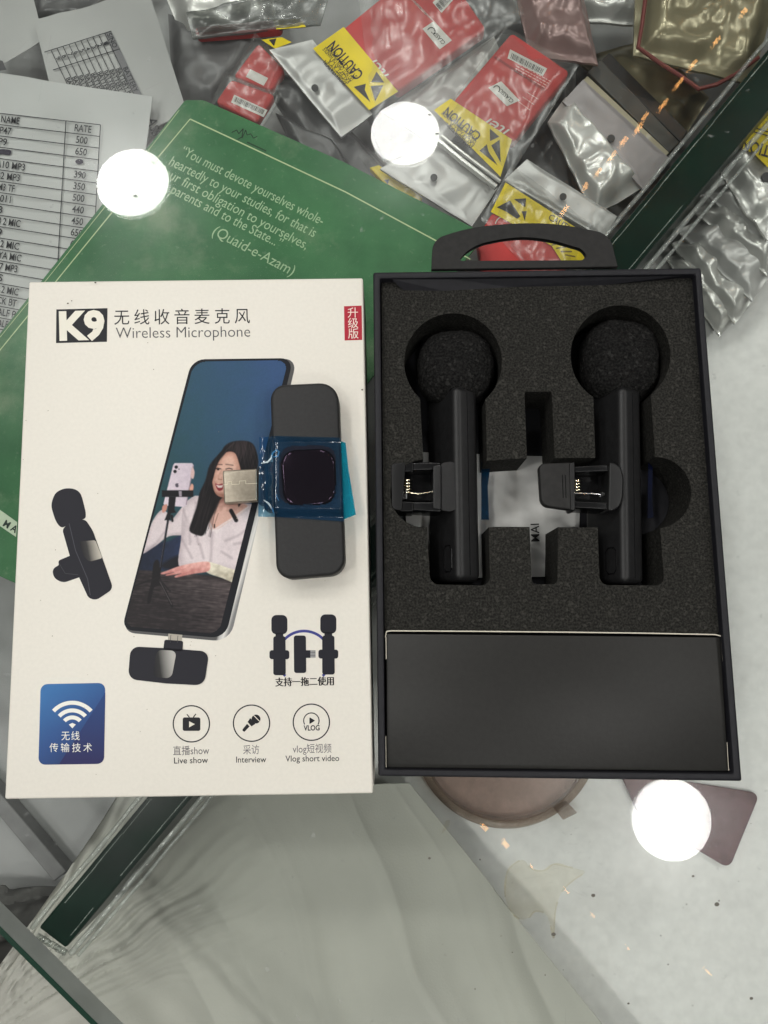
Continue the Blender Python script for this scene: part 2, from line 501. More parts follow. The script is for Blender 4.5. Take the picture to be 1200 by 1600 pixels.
b.poly(cr([(696, 1283), (703, 1282), (700, 1293), (690, 1303), (693, 1293)]), 0.00012, M_stain)
b.build('dried_stain', counter)
M_scratch = clear('scratch', (1, 1, 1), f0=.004, dust=0.05, dustcol=(0.9, 0.9, 0.85), rough=0.2)
b = MB()
rnd = random.Random(3)
for i in range(46):
    x, y = rnd.uniform(-50, 1250), rnd.choice([rnd.uniform(-20, 420), rnd.uniform(1240, 1620)])
    an = rnd.uniform(0, math.pi); ln = rnd.uniform(5, 34)
    b.line((x, y), (x + ln * math.cos(an), y + ln * math.sin(an)), rnd.uniform(0.5, 1.0), 0.00025, M_scratch)
for i in range(40):   # scuffs
    x, y = rnd.gauss(905, 30), rnd.gauss(1355, 24)
    b.line((x, y), (x + rnd.uniform(3, 12), y + rnd.uniform(-4, 8)), 0.9, 0.0003, M_scratch)
for i in range(36):
    x, y = rnd.gauss(200, 40), rnd.gauss(362, 10)
    b.line((x, y), (x + rnd.uniform(2, 9), y + rnd.uniform(-2, 2)), 0.9, 0.0003, M_scratch)
b.line((80, 55), (60, 160), 1.2, 0.0004, M_scratch)
b.line((44, 62), (5, 104), 1.4, 0.0004, M_scratch)
b.build('scratch_marks', counter)['kind'] = 'stuff'
M_speck = mat('dirt_speck', (0.13, 0.12, 0.10), 0.8)
b = MB()
for i in range(26):
    x, y = rnd.uniform(600, 1200), rnd.uniform(1250, 1600)
    r = rnd.uniform(0.5, 1.2)
    b.poly(blot(x, y, r, r * rnd.uniform(.5, 1.6), i, 9), 0.00034, M_speck)
for x, y, r in ((927, 1399, 3.4), (671, 1341, 2.4), (1120, 1413, 4), (865, 1460, 3.6), (982, 1568, 2.0), (1174, 1560, 3), (1083, 1369, 2.2)):
    b.poly(blot(x, y, r, r * .8, x, 12), 0.00034, M_speck)
M_greyspeck = mat('grey_speck', (0.17, 0.165, 0.15), 0.8, spec=0.1)
M_smudge = clear('greasy_smudge', (.9, .9, .9), f0=.012, dust=.25, dustcol=(.62, .62, .6), rough=.02, dscale=260)
for cx, cy, R_s, n_ in ((207, 285, 52, 16), (633, 208, 50, 26), (1050, 1281, 58, 30)):
    for i in range(n_):
        a_, q_ = rnd.uniform(0, 6.28), R_s * math.sqrt(rnd.random())
        x, y = cx + q_ * math.cos(a_), cy + q_ * math.sin(a_)
        b.poly(blot(x, y, rnd.uniform(.9, 3.8), rnd.uniform(.7, 1.7), i + cx, 9), 0.00036 + i * 4e-6, rnd.choice([M_smudge] * 6 + [M_greyspeck]))
    b.line((cx - 30, cy + 12), (cx + 25, cy - 18), .8, .00055, M_smudge)
b.build('dirt_specks', counter)['kind'] = 'stuff'

# ------------------------------------------------------------------ ceiling lights (seen mirrored in the glass)
M_lamp = emit('lit_diffuser', (1.0, 0.985, 0.95), LAMP)
M_trim = mat('white_trim', (0.8, 0.8, 0.78), 0.4)
def mirrored(x, y, h=HC):
    v = at(x, y, -h)
    return Vector((v.x, v.y, h))
def lamp(x, y, px, label):
    c = mirrored(x, y)
    # apparent size -> real size at that distance along the view axis
    dep = -(RM.transposed() @ (Vector((c.x, c.y, -HC)) - Vector((0, 0, CAMZ)))).z
    r = px / 2 / FPX * dep
    t = thing('ceiling_light', label, 'ceiling light', c, 'round ceiling lights mirrored in the glass')
    b = MB(); n = 64
    b.add([(c.x + r * math.cos(2 * math.pi * i / n), c.y + r * math.sin(2 * math.pi * i / n), c.z) for i in range(n)],
          [tuple(reversed(range(n)))], M_lamp)
    b.build('diffuser', t)
    b = MB()
    b.tube([(c.x + (r + .006) * math.cos(2 * math.pi * i / n), c.y + (r + .006) * math.sin(2 * math.pi * i / n), c.z + .004) for i in range(n + 1)], 0.006, M_trim)
    b.build('trim_ring', t, smooth=True)
lamp(207, 285, 113, 'round white ceiling light mirrored in the glass between price list and green folder')
lamp(633, 208, 107, 'round white ceiling light mirrored in the glass over the battery bags')
lamp(1050, 1281, 123, 'round white ceiling light mirrored in the glass below the black tray')
M_led = emit('warm_led', (1.0, 0.46, 0.13), 42.0)
M_tape = mat('led_tape', (0.5, 0.45, 0.35), 0.5)
def led_string(pts, ang, label, strong=99):
    t = thing('light_string', label, 'light string', mirrored(*pts[0]), 'warm light strings mirrored in the glass')
    b = MB()
    b.tube([mirrored(x, y) + Vector((0, 0, .012)) for x, y in pts], 0.003, M_tape, 6)
    b.build('cable', t)
    rnd = random.Random(len(pts))
    for i, (x, y) in enumerate(pts):
        c = mirrored(x, y)
        rot = Matrix.Rotation(math.radians(ang), 3, 'Z')
        k = MB()
        f_ = 1.0 if i < strong else .42
        k.box(c, (0.012 * f_ * rnd.uniform(.7, 1.2), 0.038 * f_ * rnd.uniform(.4, 1.1), 0.006), M_led, rot)
        k.build('bulb', t)
led_string([(882, 328), (915, 290), (935, 268), (957, 243), (975, 220), (998, 200), (1008, 182), (1037, 162), (1062, 128), (1083, 100), (1120, 63), (1163, 17)],
           -40, 'string of warm amber lights mirrored in the glass over the silver bags')
led_string([(757, 1293), (790, 1319), (832, 1355), (885, 1392), (927, 1431), (982, 1482), (1107, 1520)],
           50, 'string of faint amber lights mirrored in the glass below the black tray', 2)

# ------------------------------------------------------------------ things lying inside the counter
def sheet_grid(c4, nu, nv, zf, m, name, parent, back=0.0, smooth=True):
    """sheet through four pixel corners (TL, TR, BR, BL); zf(u, v, x, y) gives the height of a point; back: thickness of a closed pillow"""
    b = MB(); vs = []
    zb = zf(0.5, 0.5, 0, 0) if not callable(zf) else None
    for j in range(nv + 1):
        for i in range(nu + 1):
            u, v = i / nu, j / nv
            x = (c4[0][0] * (1 - u) + c4[1][0] * u) * (1 - v) + (c4[3][0] * (1 - u) + c4[2][0] * u) * v
            y = (c4[0][1] * (1 - u) + c4[1][1] * u) * (1 - v) + (c4[3][1] * (1 - u) + c4[2][1] * u) * v
            z0, dz = zf(u, v, x, y)
            w = at(x, y, z0); w.z += dz
            vs.append(w)
    fs = [(j * (nu + 1) + i, (j + 1) * (nu + 1) + i, (j + 1) * (nu + 1) + i + 1, j * (nu + 1) + i + 1) for j in range(nv) for i in range(nu)]
    b.add(vs, fs, m)
    if back:
        k = len(vs); N1 = nu + 1
        b.add([v - Vector((0, 0, back)) for v in vs], [tuple(reversed(f)) for f in fs], m)
        rim = [i for i in range(N1)] + [j * N1 + nu for j in range(1, nv + 1)] + [nv * N1 + i for i in range(nu - 1, -1, -1)] + [j * N1 for j in range(nv - 1, 0, -1)]
        b.f += [(rim[(q + 1) % len(rim)], rim[q], rim[q] + k, rim[(q + 1) % len(rim)] + k) for q in range(len(rim))]
        b.m += [0] * len(rim)
    return b.build(name, parent, smooth=smooth, sharp=60)

def nz(x, y, s, k=0.0):
    return noise.noise(Vector((x * s, y * s, k)))
def ridged(x, y, s, k=0.0):
    return 1 - abs(noise.noise(Vector((x * s, y * s, k)))) * 2

# pale clothes beside the glass and their reflection, built as one cloth below it
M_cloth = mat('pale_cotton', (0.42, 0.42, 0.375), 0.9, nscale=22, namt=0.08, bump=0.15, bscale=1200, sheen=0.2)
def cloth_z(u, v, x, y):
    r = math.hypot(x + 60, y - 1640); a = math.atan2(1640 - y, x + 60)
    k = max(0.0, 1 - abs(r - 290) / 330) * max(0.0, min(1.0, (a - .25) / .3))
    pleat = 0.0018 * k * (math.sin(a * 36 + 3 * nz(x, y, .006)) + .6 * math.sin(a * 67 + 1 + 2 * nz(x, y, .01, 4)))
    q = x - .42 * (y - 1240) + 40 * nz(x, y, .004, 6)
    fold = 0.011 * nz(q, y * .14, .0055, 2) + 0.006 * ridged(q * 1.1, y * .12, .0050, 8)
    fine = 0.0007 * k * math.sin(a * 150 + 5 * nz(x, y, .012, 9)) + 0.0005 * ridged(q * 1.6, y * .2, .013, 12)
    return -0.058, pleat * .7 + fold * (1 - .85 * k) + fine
sheet_grid([(196, 1230), (640, 1225), (1075, 1760), (-170, 1760)], 240, 170, cloth_z, M_cloth, 'reflected_clothes', None, back=0.0008)
tag(bpy.data.objects['reflected_clothes'], 'pale grey clothes reflected in the glass below the white box, built as folded cloth', 'cloth')
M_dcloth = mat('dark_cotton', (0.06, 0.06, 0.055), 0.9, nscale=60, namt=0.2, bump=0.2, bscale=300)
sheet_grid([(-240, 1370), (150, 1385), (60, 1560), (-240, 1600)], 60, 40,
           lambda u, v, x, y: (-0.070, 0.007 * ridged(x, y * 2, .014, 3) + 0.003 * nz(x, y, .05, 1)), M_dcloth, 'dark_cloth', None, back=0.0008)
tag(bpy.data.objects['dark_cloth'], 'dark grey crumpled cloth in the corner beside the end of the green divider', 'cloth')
M_strap = mat('grey_strap', (0.16, 0.162, 0.16), 0.6, nscale=90, namt=0.2)
b = MB(); b.prism([(-60, 1205), (-42, 1190), (104, 1362), (84, 1378)], -0.066, FL + 0.0004, M_strap)
tag(b.build('flat_strap', None, bevel=0.0006), 'grey flat strap lying slantwise under the glass left of the green divider', 'strap')

# brown translucent disc and maroon card under the glass
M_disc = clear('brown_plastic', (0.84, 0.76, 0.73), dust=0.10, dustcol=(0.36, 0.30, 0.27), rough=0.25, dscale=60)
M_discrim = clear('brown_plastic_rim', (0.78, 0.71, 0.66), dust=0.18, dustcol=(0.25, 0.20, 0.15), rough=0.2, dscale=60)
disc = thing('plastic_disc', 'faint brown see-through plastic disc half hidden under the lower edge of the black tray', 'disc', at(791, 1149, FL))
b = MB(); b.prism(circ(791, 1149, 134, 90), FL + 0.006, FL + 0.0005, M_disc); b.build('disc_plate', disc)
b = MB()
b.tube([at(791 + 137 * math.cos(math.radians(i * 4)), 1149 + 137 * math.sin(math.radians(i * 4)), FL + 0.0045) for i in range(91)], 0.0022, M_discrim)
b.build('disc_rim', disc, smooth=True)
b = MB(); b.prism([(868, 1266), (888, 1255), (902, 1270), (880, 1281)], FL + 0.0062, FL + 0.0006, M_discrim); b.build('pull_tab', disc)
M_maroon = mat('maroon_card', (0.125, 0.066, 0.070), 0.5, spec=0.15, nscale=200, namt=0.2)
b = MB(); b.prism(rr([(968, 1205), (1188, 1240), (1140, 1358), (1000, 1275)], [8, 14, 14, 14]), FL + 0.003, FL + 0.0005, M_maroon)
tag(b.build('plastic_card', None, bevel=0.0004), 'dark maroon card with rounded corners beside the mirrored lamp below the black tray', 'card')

# ---- sheets of paper
M_paper = mat('white_paper', (0.44, 0.45, 0.44), 0.8, nscale=30, namt=0.06, bump=0.25, bscale=45)
M_paper_b = mat('grey_paper', (0.36, 0.365, 0.355), 0.8, nscale=22, namt=0.10, bump=0.3, bscale=40)
K = ink(34, 36, 40)
def paper(c4, z, m, label, warp=0.0014, seed=0):
    t = thing('paper_sheet', label, 'paper', at(*c4[0], z), 'paper lists inside the counter')
    sheet_grid(c4, 26, 26, lambda u, v, x, y: (z, -abs(warp * nz(x, y, .012, seed))), m, 'sheet', t, back=0.00015)
    return t
ZP = -0.030
pl = paper([(-120, 95), (238, 150), (176, 640), (-190, 580)], ZP, M_paper, 'printed price list with NAME and RATE columns beside the green folder', seed=1)
def rowpt(x, k):       # table row k at horizontal position x
    y = 177 + (x / 157) * 18 + k * 17.55 + k * x * 0.0042
    return (x - k * 1.02, y)
b = MB(); zt_ = ZP + 0.0004
b2 = MB()
for k in range(0, 20):
    b.line(rowpt(-40, k), rowpt(157, k), 1.3, zt_, K)
for x in (103, 157):
    b.line(rowpt(x, 0), rowpt(x, 19), 1.4, zt_, K)
rows = [('NAME', 'RATE'), ('P47', '500'), ('P9', '650'), (None, None), ('A10 MP3', '390'), ('B2 MP3', '350'), ('M3 TF', '500'), ('A011', '440'), ('8', '450'),
        ('8 2 MIC', '650'), ('9', '650'), ('9 2 MIC', ''), ('BOYA MIC', ''), ('K7 MP3', ''), ('S', ''), ('S 2 MIC', ''), ('BLACK BT', ''), ('HALF P', ''), ('HALF', '')]
ends = {'NAME': (2, 31), 'P47': (0, 18), 'P9': (-2, 11), 'A10 MP3': (-6, 39), 'B2 MP3': (-5, 31), 'M3 TF': (-3, 23), 'A011': (-9, 17), '8': (-4, 4), '8 2 MIC': (-4, 32), '9': (-5, 3),
        '9 2 MIC': (-9, 30), 'BOYA MIC': (-17, 33), 'K7 MP3': (-8, 27), 'S': (-3, 4), 'S 2 MIC': (-6, 29), 'BLACK BT': (-24, 26), 'HALF P': (-12, 24), 'HALF': (-10, 12)}
for k, (a, c) in enumerate(rows):
    if a:
        x0, x1 = ends[a]
        p0, p1 = rowpt(x0 + k * 1.02, k + .78), rowpt(x1 + k * 1.02, k + .78)
        b2.text(a, p0, p1, 15.5, zt_, K, bold=0.012)
    if c:
        x0, x1 = (117, 143) if c == 'RATE' else (120, 138)
        b2.text(c, rowpt(x0, k + .78), rowpt(x1, k + .78), 15.5, zt_, K, bold=0.012)
V = ink(30, 24, 44)
b2.poly(cr([(-8, 236), (2, 233), (17, 235), (15, 242), (4, 241), (-8, 242)]), zt_, V)
b2.poly(circ(124, 252.5, 6.5, 14, 4.2), zt_, V)
b.build('table_lines', pl); b2.build('table_text', pl)

pb = paper([(52, 31), (231, -18), (292, 175), (110, 260)], ZP - 0.006, M_paper_b, 'battery list turned on its side behind the price list', seed=4)
b = MB(); z2 = ZP - 0.0054
# turned table: text runs down-right
gx, gy = (0.43, 0.90), (-0.95, 0.30)          # text direction, next row direction (photo pixels)
o = (172, 49)
def tb(a, c):
    return (o[0] + gx[0] * a + gy[0] * c, o[1] + gx[1] * a + gy[1] * c)
G = ink(110, 110, 112)
b.poly([tb(0, -2), tb(120, -2), tb(120, 9), tb(0, 9)], z2 - 0.00008, G)
for k in range(10):
    b.line(tb(0, 9 + k * 9.8), tb(130, 9 + k * 9.8), 1.1, z2, K)
for a in (0, 31):
    b.line(tb(a, -2), tb(a, 108), 1.3, z2, K)
b.text('S/NO', tb(3, 7), tb(27, 7), 11, z2, K, bold=0.01)
b.text('BATTERY', tb(62, 7), tb(104, 7), 11, z2, K, bold=0.01)
for k in range(9):
    b.text(str(k + 1), tb(14, 17.5 + k * 9.8), tb(18.5, 17.5 + k * 9.8), 10, z2, K, bold=0.02)
    b.text('BATTERY B', tb(60 - k * 1.2, 17.5 + k * 9.8), tb(104 - k, 17.5 + k * 9.8), 10, z2, K, bold=0.015)
b.build('table_print', pb)
b = MB(); b.text('ASS', (230, 186), (238, 214), 21, z2, ink(60, 62, 64), bold=0.01); b.build('heading_print', pb)
pc = paper([(-90, -60), (42, -40), (68, 60), (-80, 150)], ZP - 0.010, M_paper_b, 'blank grey paper sheet in the top left corner', seed=7)
b = MB(); b.poly([(-10, 92), (4, 95), (10, 109), (-10, 112)], ZP - 0.0094, ink(70, 70, 72)); b.build('ink_patch', pc)

# ---- green folder
M_green, _nt, _N, _L, _P = nodes('green_worn_cover')
def _noise(sc, det=8):
    x = _N.new('ShaderNodeTexNoise'); x.inputs['Scale'].default_value = sc; x.inputs['Detail'].default_value = det; x.inputs['Roughness'].default_value = 0.65
    _L.new(_tc.outputs['Object'], x.inputs['Vector']); return x
def _ramp(src, a, c0, b_, c1):
    x = _N.new('ShaderNodeValToRGB'); x.color_ramp.elements[0].position = a; x.color_ramp.elements[0].color = (*c0, 1)
    x.color_ramp.elements[1].position = b_; x.color_ramp.elements[1].color = (*c1, 1); _L.new(src.outputs['Fac'], x.inputs[0]); return x
_tc = _N.new('ShaderNodeTexCoord')
_b1 = _ramp(_noise(24), .3, (0.028, 0.118, 0.046), .75, (0.072, 0.21, 0.090))
_w1 = _ramp(_noise(17, 12), .52, (0, 0, 0), .72, (1, 1, 1))       # rubbed pale areas
_w2 = _ramp(_noise(420, 3), .62, (0, 0, 0), .70, (.5, .5, .5))     # fine scuffs
_mx = _N.new('ShaderNodeMix'); _mx.data_type = 'RGBA'
_ad = _N.new('ShaderNodeMath'); _ad.operation = 'MULTIPLY'; _ad.inputs[1].default_value = .42
_L.new(_w1.outputs[0], _ad.inputs[0]); _L.new(_ad.outputs[0], _mx.inputs['Factor'])
_L.new(_b1.outputs[0], _mx.inputs['A']); _mx.inputs['B'].default_value = (0.40, 0.42, 0.30, 1)
_m2 = _N.new('ShaderNodeMix'); _m2.data_type = 'RGBA'
_a2 = _N.new('ShaderNodeMath'); _a2.operation = 'MULTIPLY'; _a2.inputs[1].default_value = .35
_L.new(_w2.outputs[0], _a2.inputs[0]); _L.new(_a2.outputs[0], _m2.inputs['Factor'])
_L.new(_mx.outputs['Result'], _m2.inputs['A']); _m2.inputs['B'].default_value = (0.30, 0.38, 0.26, 1)
_L.new(_m2.outputs['Result'], _P.inputs['Base Color']); _P.inputs['Roughness'].default_value = 0.5; _P.inputs['Specular IOR Level'].default_value = 0.12
M_spine = mat('dark_green_board', (0.014, 0.045, 0.022), 0.5)
CREAM = ink(178, 196, 150)
ZF = -0.024
fo = thing('green_folder', 'worn green book cover with a white printed quotation, under the glass behind the white box', 'book', at(290, 155, ZF))
b = MB(); outl = rr([(289, 156), (318, 156), (540, 254), (760, 366), (247, 1011), (-223, 801)], [4, 4, 0, 12, 12, 12])
b.prism(outl, ZF, ZF - 0.0012, M_green); b.build('cover', fo, bevel=0.0003)
b = MB(); b.prism(rr([(293, 161), (756, 368), (247, 1005), (-216, 800)], 6), ZF - 0.0013, ZF - 0.005, mat('book_pages', (0.5, 0.5, 0.42), 0.9, nscale=300, namt=.2), None)
b.build('pages', fo)
b = MB(); zg = ZF + 0.00012
b.pline([(297, 186), (540, 300), (735, 405)], 2.0, zg, CREAM)
b.pline([(297, 186), (175, 332), (0, 547), (-150, 730)], 1.6, zg, CREAM)
b.pline([(280, 172), (165, 322), (80, 428), (0, 527)], 0.9, zg, CREAM)
b.build('border_line', fo)
b = MB()
Q = ink(160, 188, 150)
for s_, p0, p1, sz in (('“You must devote yourselves whole-', (282, 241), (502, 352), 22.5),
                       ('heartedly to your studies, for that is', (263, 257), (490, 371), 22.5),
                       ('your first obligation to yourselves,', (246, 270), (477, 390), 22.5),
                       ('parents and to the State...”', (265, 301), (437, 388), 22.5),
                       ('(Quaid-e-Azam)', (331, 366), (456, 431), 24)):
    b.text(s_, p0, p1, sz, zg, Q, bold=0.0, shear=0.12)
b.build('quotation_text', fo)
b = MB()
BL = ink(18, 40, 24)
b.pline([(362, 207), (370, 203), (373, 209), (380, 201), (378, 214), (371, 218)], 1.4, zg, BL)
b.pline([(378, 216), (384, 203), (386, 211), (392, 209), (396, 216), (402, 213)], 1.2, zg, BL)
b.line((386, 222), (416, 236), 2.2, zg, ink(28, 62, 36)); b.build('pen_scribble', fo)
b = MB(); b.poly([(-40, 768), (27, 816), (25, 839), (-40, 795)], zg, ink(190, 205, 180))
b.text('M A', (4, 821), (24, 833), 15, zg + .0001, ink(30, 50, 40), bold=.03); b.build('paper_label', fo)
# ---- battery bags
def bagfilm(name, tint, dust, dc, rough=.26, f0=.06, bump=.3):
    return clear(name, tint, dust=dust, dustcol=dc, rough=rough, f0=f0, bump=bump, bscale=40, dscale=30)
M_clear = bagfilm('clear_bag_film', (0.965, 0.965, 0.96), 0.028, (0.7, 0.72, 0.7), f0=.045, bump=.2)
M_haze = bagfilm('smoky_bag_film', (0.55, 0.56, 0.54), 0.20, (0.35, 0.36, 0.35), f0=.10)
M_silver = mat('silver_bag_film', (0.60, 0.60, 0.57), 0.32, metal=0.5, nscale=20, namt=0.25, bump=0.7, bscale=55)
M_silverd = mat('dull_silver_film', (0.45, 0.45, 0.435), 0.38, metal=0.35, nscale=30, namt=0.15, bump=0.3, bscale=50)
M_black = mat('black_bag_film', (0.07, 0.07, 0.07), 0.36, nscale=30, namt=0.4, bump=0.5, bscale=60)
M_red = mat('red_battery_wrap', (0.50, 0.050, 0.048), 0.5, spec=0.15, nscale=60, namt=0.12, bump=0.05, bscale=200)
M_yel = mat('yellow_caution_print', (0.72, 0.56, 0.015), 0.5, spec=0.15, nscale=60, namt=0.12)
WH = ink(214, 212, 206); BK = ink(38, 34, 34); LG = ink(240, 190, 185); GR = ink(170, 168, 165)

def blerp(c4, u, v):
    x = (c4[0][0] * (1 - u) + c4[1][0] * u) * (1 - v) + (c4[3][0] * (1 - u) + c4[2][0] * u) * v
    y = (c4[0][1] * (1 - u) + c4[1][1] * u) * (1 - v) + (c4[3][1] * (1 - u) + c4[2][1] * u) * v
    return x, y

def film(c4, z, th, m, name, parent, seed=0, rough=1.0, nu=34, nv=34):
    """puffed crumpled bag: closed skin, seams flat at the rim"""
    def f(u, v, x, y):
        e = min(u, 1 - u, v, 1 - v)
        k = min(1, e / 0.18); k = k * k * (3 - 2 * k)
        w = rough * (0.0016 * ridged(x, y, .017, seed) + 0.0012 * nz(x, y, .045, seed + 3)) * (.35 + .65 * k)
        return z, th * k + w - 0.001
    return sheet_grid(c4, nu, nv, f, m, name, parent, back=0.0012)

def caution(c4, z, t, name='caution_label', words=True, size=26):
    """yellow warning print; c4 = start of text line at left: corners in reading order TL, TR, BR, BL"""
    b = MB(); b.poly(c4, z, M_yel)
    P = lambda u, v: blerp(c4, u, v)
    if words:
        b.text('CAUTION', P(.40, .42), P(.93, .42), size, z + .0001, BK, bold=.02)
        for k, (s_, e_) in enumerate((('STATIC SENSITIVE', .90), ('DO NOT OPEN OR HANDLE', .93), ('EXCEPT AT A', .78), ('WORKSTATION', .80))):
            b.text(s_, P(.42, .60 + k * .115), P(e_, .60 + k * .115), size * .42, z + .0001, BK, bold=.01)
    b.poly([P(.05, .70), P(.16, .20), P(.235, .50)], z + .0001, BK)
    b.poly([P(.18, .14), P(.34, .10), P(.27, .42)], z + .0001, BK)
    b.poly([P(.07, .82), P(.34, .88), P(.29, .56), P(.235, .70)], z + .0001, BK)
    b.pline([P(.20, .62), P(.30, .45), P(.33, .30)], 2.2, z + .00016, M_yel)
    return b.build(name, t)

def pack(c4, z, th, t, seed=0):
    b = MB(); b.prism(rr(c4, 7), z, z - th, M_red)
    return b.build('battery', t, bevel=0.0010, seg=3, smooth=True)

def print_label(c4, z, bt, word=None, bars=False, size=14):
    b = MB(); b.poly(c4, z, WH)
    P = lambda u, v: blerp(c4, u, v)
    if word:
        b.text(word, P(.34, .68), P(.92, .68), size, z + .0001, BK, bold=.01, shear=.2)
        b.arc(*P(.2, .5), size * .36, 1.5, 20, 320, z + .0001, BK, 14)
    if bars:
        rnd = random.Random(int(c4[0][0]))
        u = .06
        while u < .93:
            w = rnd.choice([.008, .014, .02])
            b.poly([P(u, .14), P(u + w, .14), P(u + w, .74), P(u, .74)], z + .0001, BK); u += w + rnd.choice([.01, .016, .024])
    b.build('paper_label', bt)

def fineprint(c4, z, bt, n=6, m=None):
    b = MB(); P = lambda u, v: blerp(c4, u, v)
    rnd = random.Random(n)
    for k in range(n):
        v = (k + .6) / n
        u = 0
        while u < .9:
            w = rnd.uniform(.04, .12)
            b.line(P(u, v), P(min(u + w, 1), v), 1.2, z, m or LG); u += w + .03
    b.build('fine_print', bt)

def hole(x, y, z, t, r=5.5):
    b = MB(); b.prism(circ(x, y, r, 20), z, z - 0.0003, mat('hole_shade', (0.03, 0.03, 0.03), .6)); b.build('hang_hole', t)

GB = 'bagged red battery packs'
# dark bags lying lowest, behind the folder corner
def darkbag(c4, z, label, seed, m=None):
    t = thing('plastic_bag', label, 'bag', at(*c4[0], z), 'dark plastic bags in the counter')
    film(c4, z, 0.004, m or M_black, 'bag_film', t, seed)
    return t
darkbag([(395, 110), (470, 118), (640, 300), (560, 340)], -0.052, 'black shiny bag sticking out behind the long edge of the green cover', 3)
darkbag([(262, 20), (420, 60), (330, 165), (270, 170)], -0.058, 'dull grey bag between the battery list and the green cover corner', 8, mat('grey_bag_film', (0.13, 0.13, 0.13), .4, nscale=20, namt=.3, bump=.4, bscale=50))
darkbag([(560, 150), (800, 40), (790, 200), (600, 250)], -0.060, 'black folded bag between the two red battery bags', 12)
darkbag([(780, 70), (900, 100), (900, 330), (800, 300)], -0.062, 'black crinkled bag beside the purple silver pouch', 15)
darkbag([(430, 175), (520, 215), (600, 330), (480, 280)], -0.050, 'grey glossy bag poking out behind the middle of the green cover', 22, M_black)
darkbag([(40, -50), (240, -50), (150, 40), (46, 45)], -0.062, 'dark ribbed bag behind the papers at the top left', 19)
darkbag([(690, -60), (830, -70), (850, 60), (740, 80)], -0.062, 'black bag corner at the top between two battery bags', 29)

def battery_bag(name_label, bag4, film_m, z, pack4, cau4=None, caz=None, extra=None, hdr=None, holep=None, seed=0, th=.006, size=26, words=True):
    t = thing('battery_bag', name_label, 'battery bag', at(*bag4[0], z), GB)
    bt = pack(pack4, z, th, t)
    if cau4:
        caution(cau4, z + .0006, t, size=size, words=words)
    if hdr:
        f = film(hdr, z - .0005, .0012, M_silverd, 'header_strip', t, seed + 5, .55)
    if holep:
        hole(*holep, z + .0024, t)
    if extra:
        extra(z + .00015, bt)
    film(bag4, z + .0012, .0022, film_m, 'bag_film', t, seed)
    return t

def ex1(z, bt):
    print_label([(687, 77), (660, 45), (678, 33), (706, 63)], z, bt, None)
    b = MB(); b.text('CLASSIC', (696, 66), (678, 46), 9, z + .0001, BK, bold=.01, shear=.2); b.arc(674, 49, 6, 1.6, 200, 420, z + .0001, BK, 12); b.build('label_text', bt)
    print_label([(708, 0), (690, 20), (676, 4), (694, -14)], z, bt, bars=True)
    fineprint([(685, 40), (650, 3), (625, -20), (660, 18)], z, bt, 6)
    b = MB(); b.text('itel', (608, 117), (584, 88), 30, z, WH, shear=.35, bold=.004); b.build('maker_lettering', bt)
battery_bag('bag with the largest red battery pack and a wide yellow CAUTION label',
            [(556, -40), (790, -60), (820, 20), (585, 195)], M_clear, -0.040,
            [(532, 48), (640, -40), (716, -20), (760, 45), (622, 142)],
            [(622, 143), (537, 42), (489, 76), (577, 172)], extra=ex1,
            hdr=[(420, 76), (540, -4), (580, 178), (533, 212)][0:1] + [(488, 60), (582, 176), (533, 213)], holep=(492, 137, 0)[:2], seed=2, size=24)
def ex2(z, bt):
    print_label([(792, 166), (763, 137), (783, 127), (812, 157)], z, bt, None)
    b = MB(); b.text('CLASSIC', (803, 157), (783, 138), 9, z + .0001, BK, bold=.01, shear=.2); b.arc(776, 139, 5, 1.6, 200, 420, z + .0001, BK, 12); b.build('label_text', bt)
    print_label([(848, 119), (793, 91), (797, 77), (855, 107)], z, bt, bars=True)
    fineprint([(862, 125), (806, 95), (796, 108), (850, 138)], z, bt, 4)
    fineprint([(845, 150), (825, 138), (805, 160), (825, 175)], z, bt, 3)
    b = MB(); b.text('itel', (797, 203), (760, 181), 26, z, WH, shear=.35, bold=.004); b.build('maker_lettering', bt)
    b = MB(); b.line((772, 88), (850, 140), 4, z, ink(150, 40, 40)); b.build('wrap_fold', bt)
battery_bag('clear bag with a red battery pack and barcode, right of the mirrored lamp',
            [(790, 40), (905, 100), (790, 285), (672, 205)], M_clear, -0.038,
            [(800, 50), (891, 112), (803, 222), (708, 158)],
            [(800, 218), (704, 154), (678, 172), (782, 276)], extra=ex2,
            hdr=[(594, 262), (684, 214), (778, 292), (738, 352)], holep=(678, 277), seed=9, size=20)
# bright zip ridge of that bag
b = MB(); b.tube([at(681, 218, -.035), at(720, 250, -.0345), at(775, 293, -.035)], 0.0013, M_silver); 
zipper = b.build('zip_ridge', bpy.data.objects['battery_bag.001'], smooth=True)
b = MB(); b.tube([at(690, 213, -.035), at(730, 245, -.0345), at(782, 284, -.035)], 0.0008, M_silver)
b.build('zip_ridge', bpy.data.objects['battery_bag.001'], smooth=True)
def ex3(z, bt):
    b = MB(); b.arc(788, 352, 14, 1.6, 190, 340, z, WH, 14); b.build('maker_lettering', bt)
battery_bag('red battery bag seen through the handle hole of the black tray',
            [(752, 340), (800, 255), (925, 350), (880, 480)], M_clear, -0.034,
            [(745, 372), (770, 330), (893, 398), (862, 480), (760, 470)],
            [(767, 331), (790, 285), (912, 362), (888, 406)][0:0] or None, extra=ex3,
            hdr=[(788, 280), (824, 247), (965, 336), (945, 372)], holep=(880, 307), seed=14)
t3 = bpy.data.objects['battery_bag.002']
b = MB(); zc = -.0334
c4 = [(767, 331), (790, 285), (925, 372), (898, 410)]
b.poly([(767, 331), (790, 285), (930, 375), (912, 412), (880, 412), (862, 384)], zc, M_yel)
b.poly([(776, 324), (797, 313), (813, 338), (808, 342), (790, 330)], zc + .0001, BK)
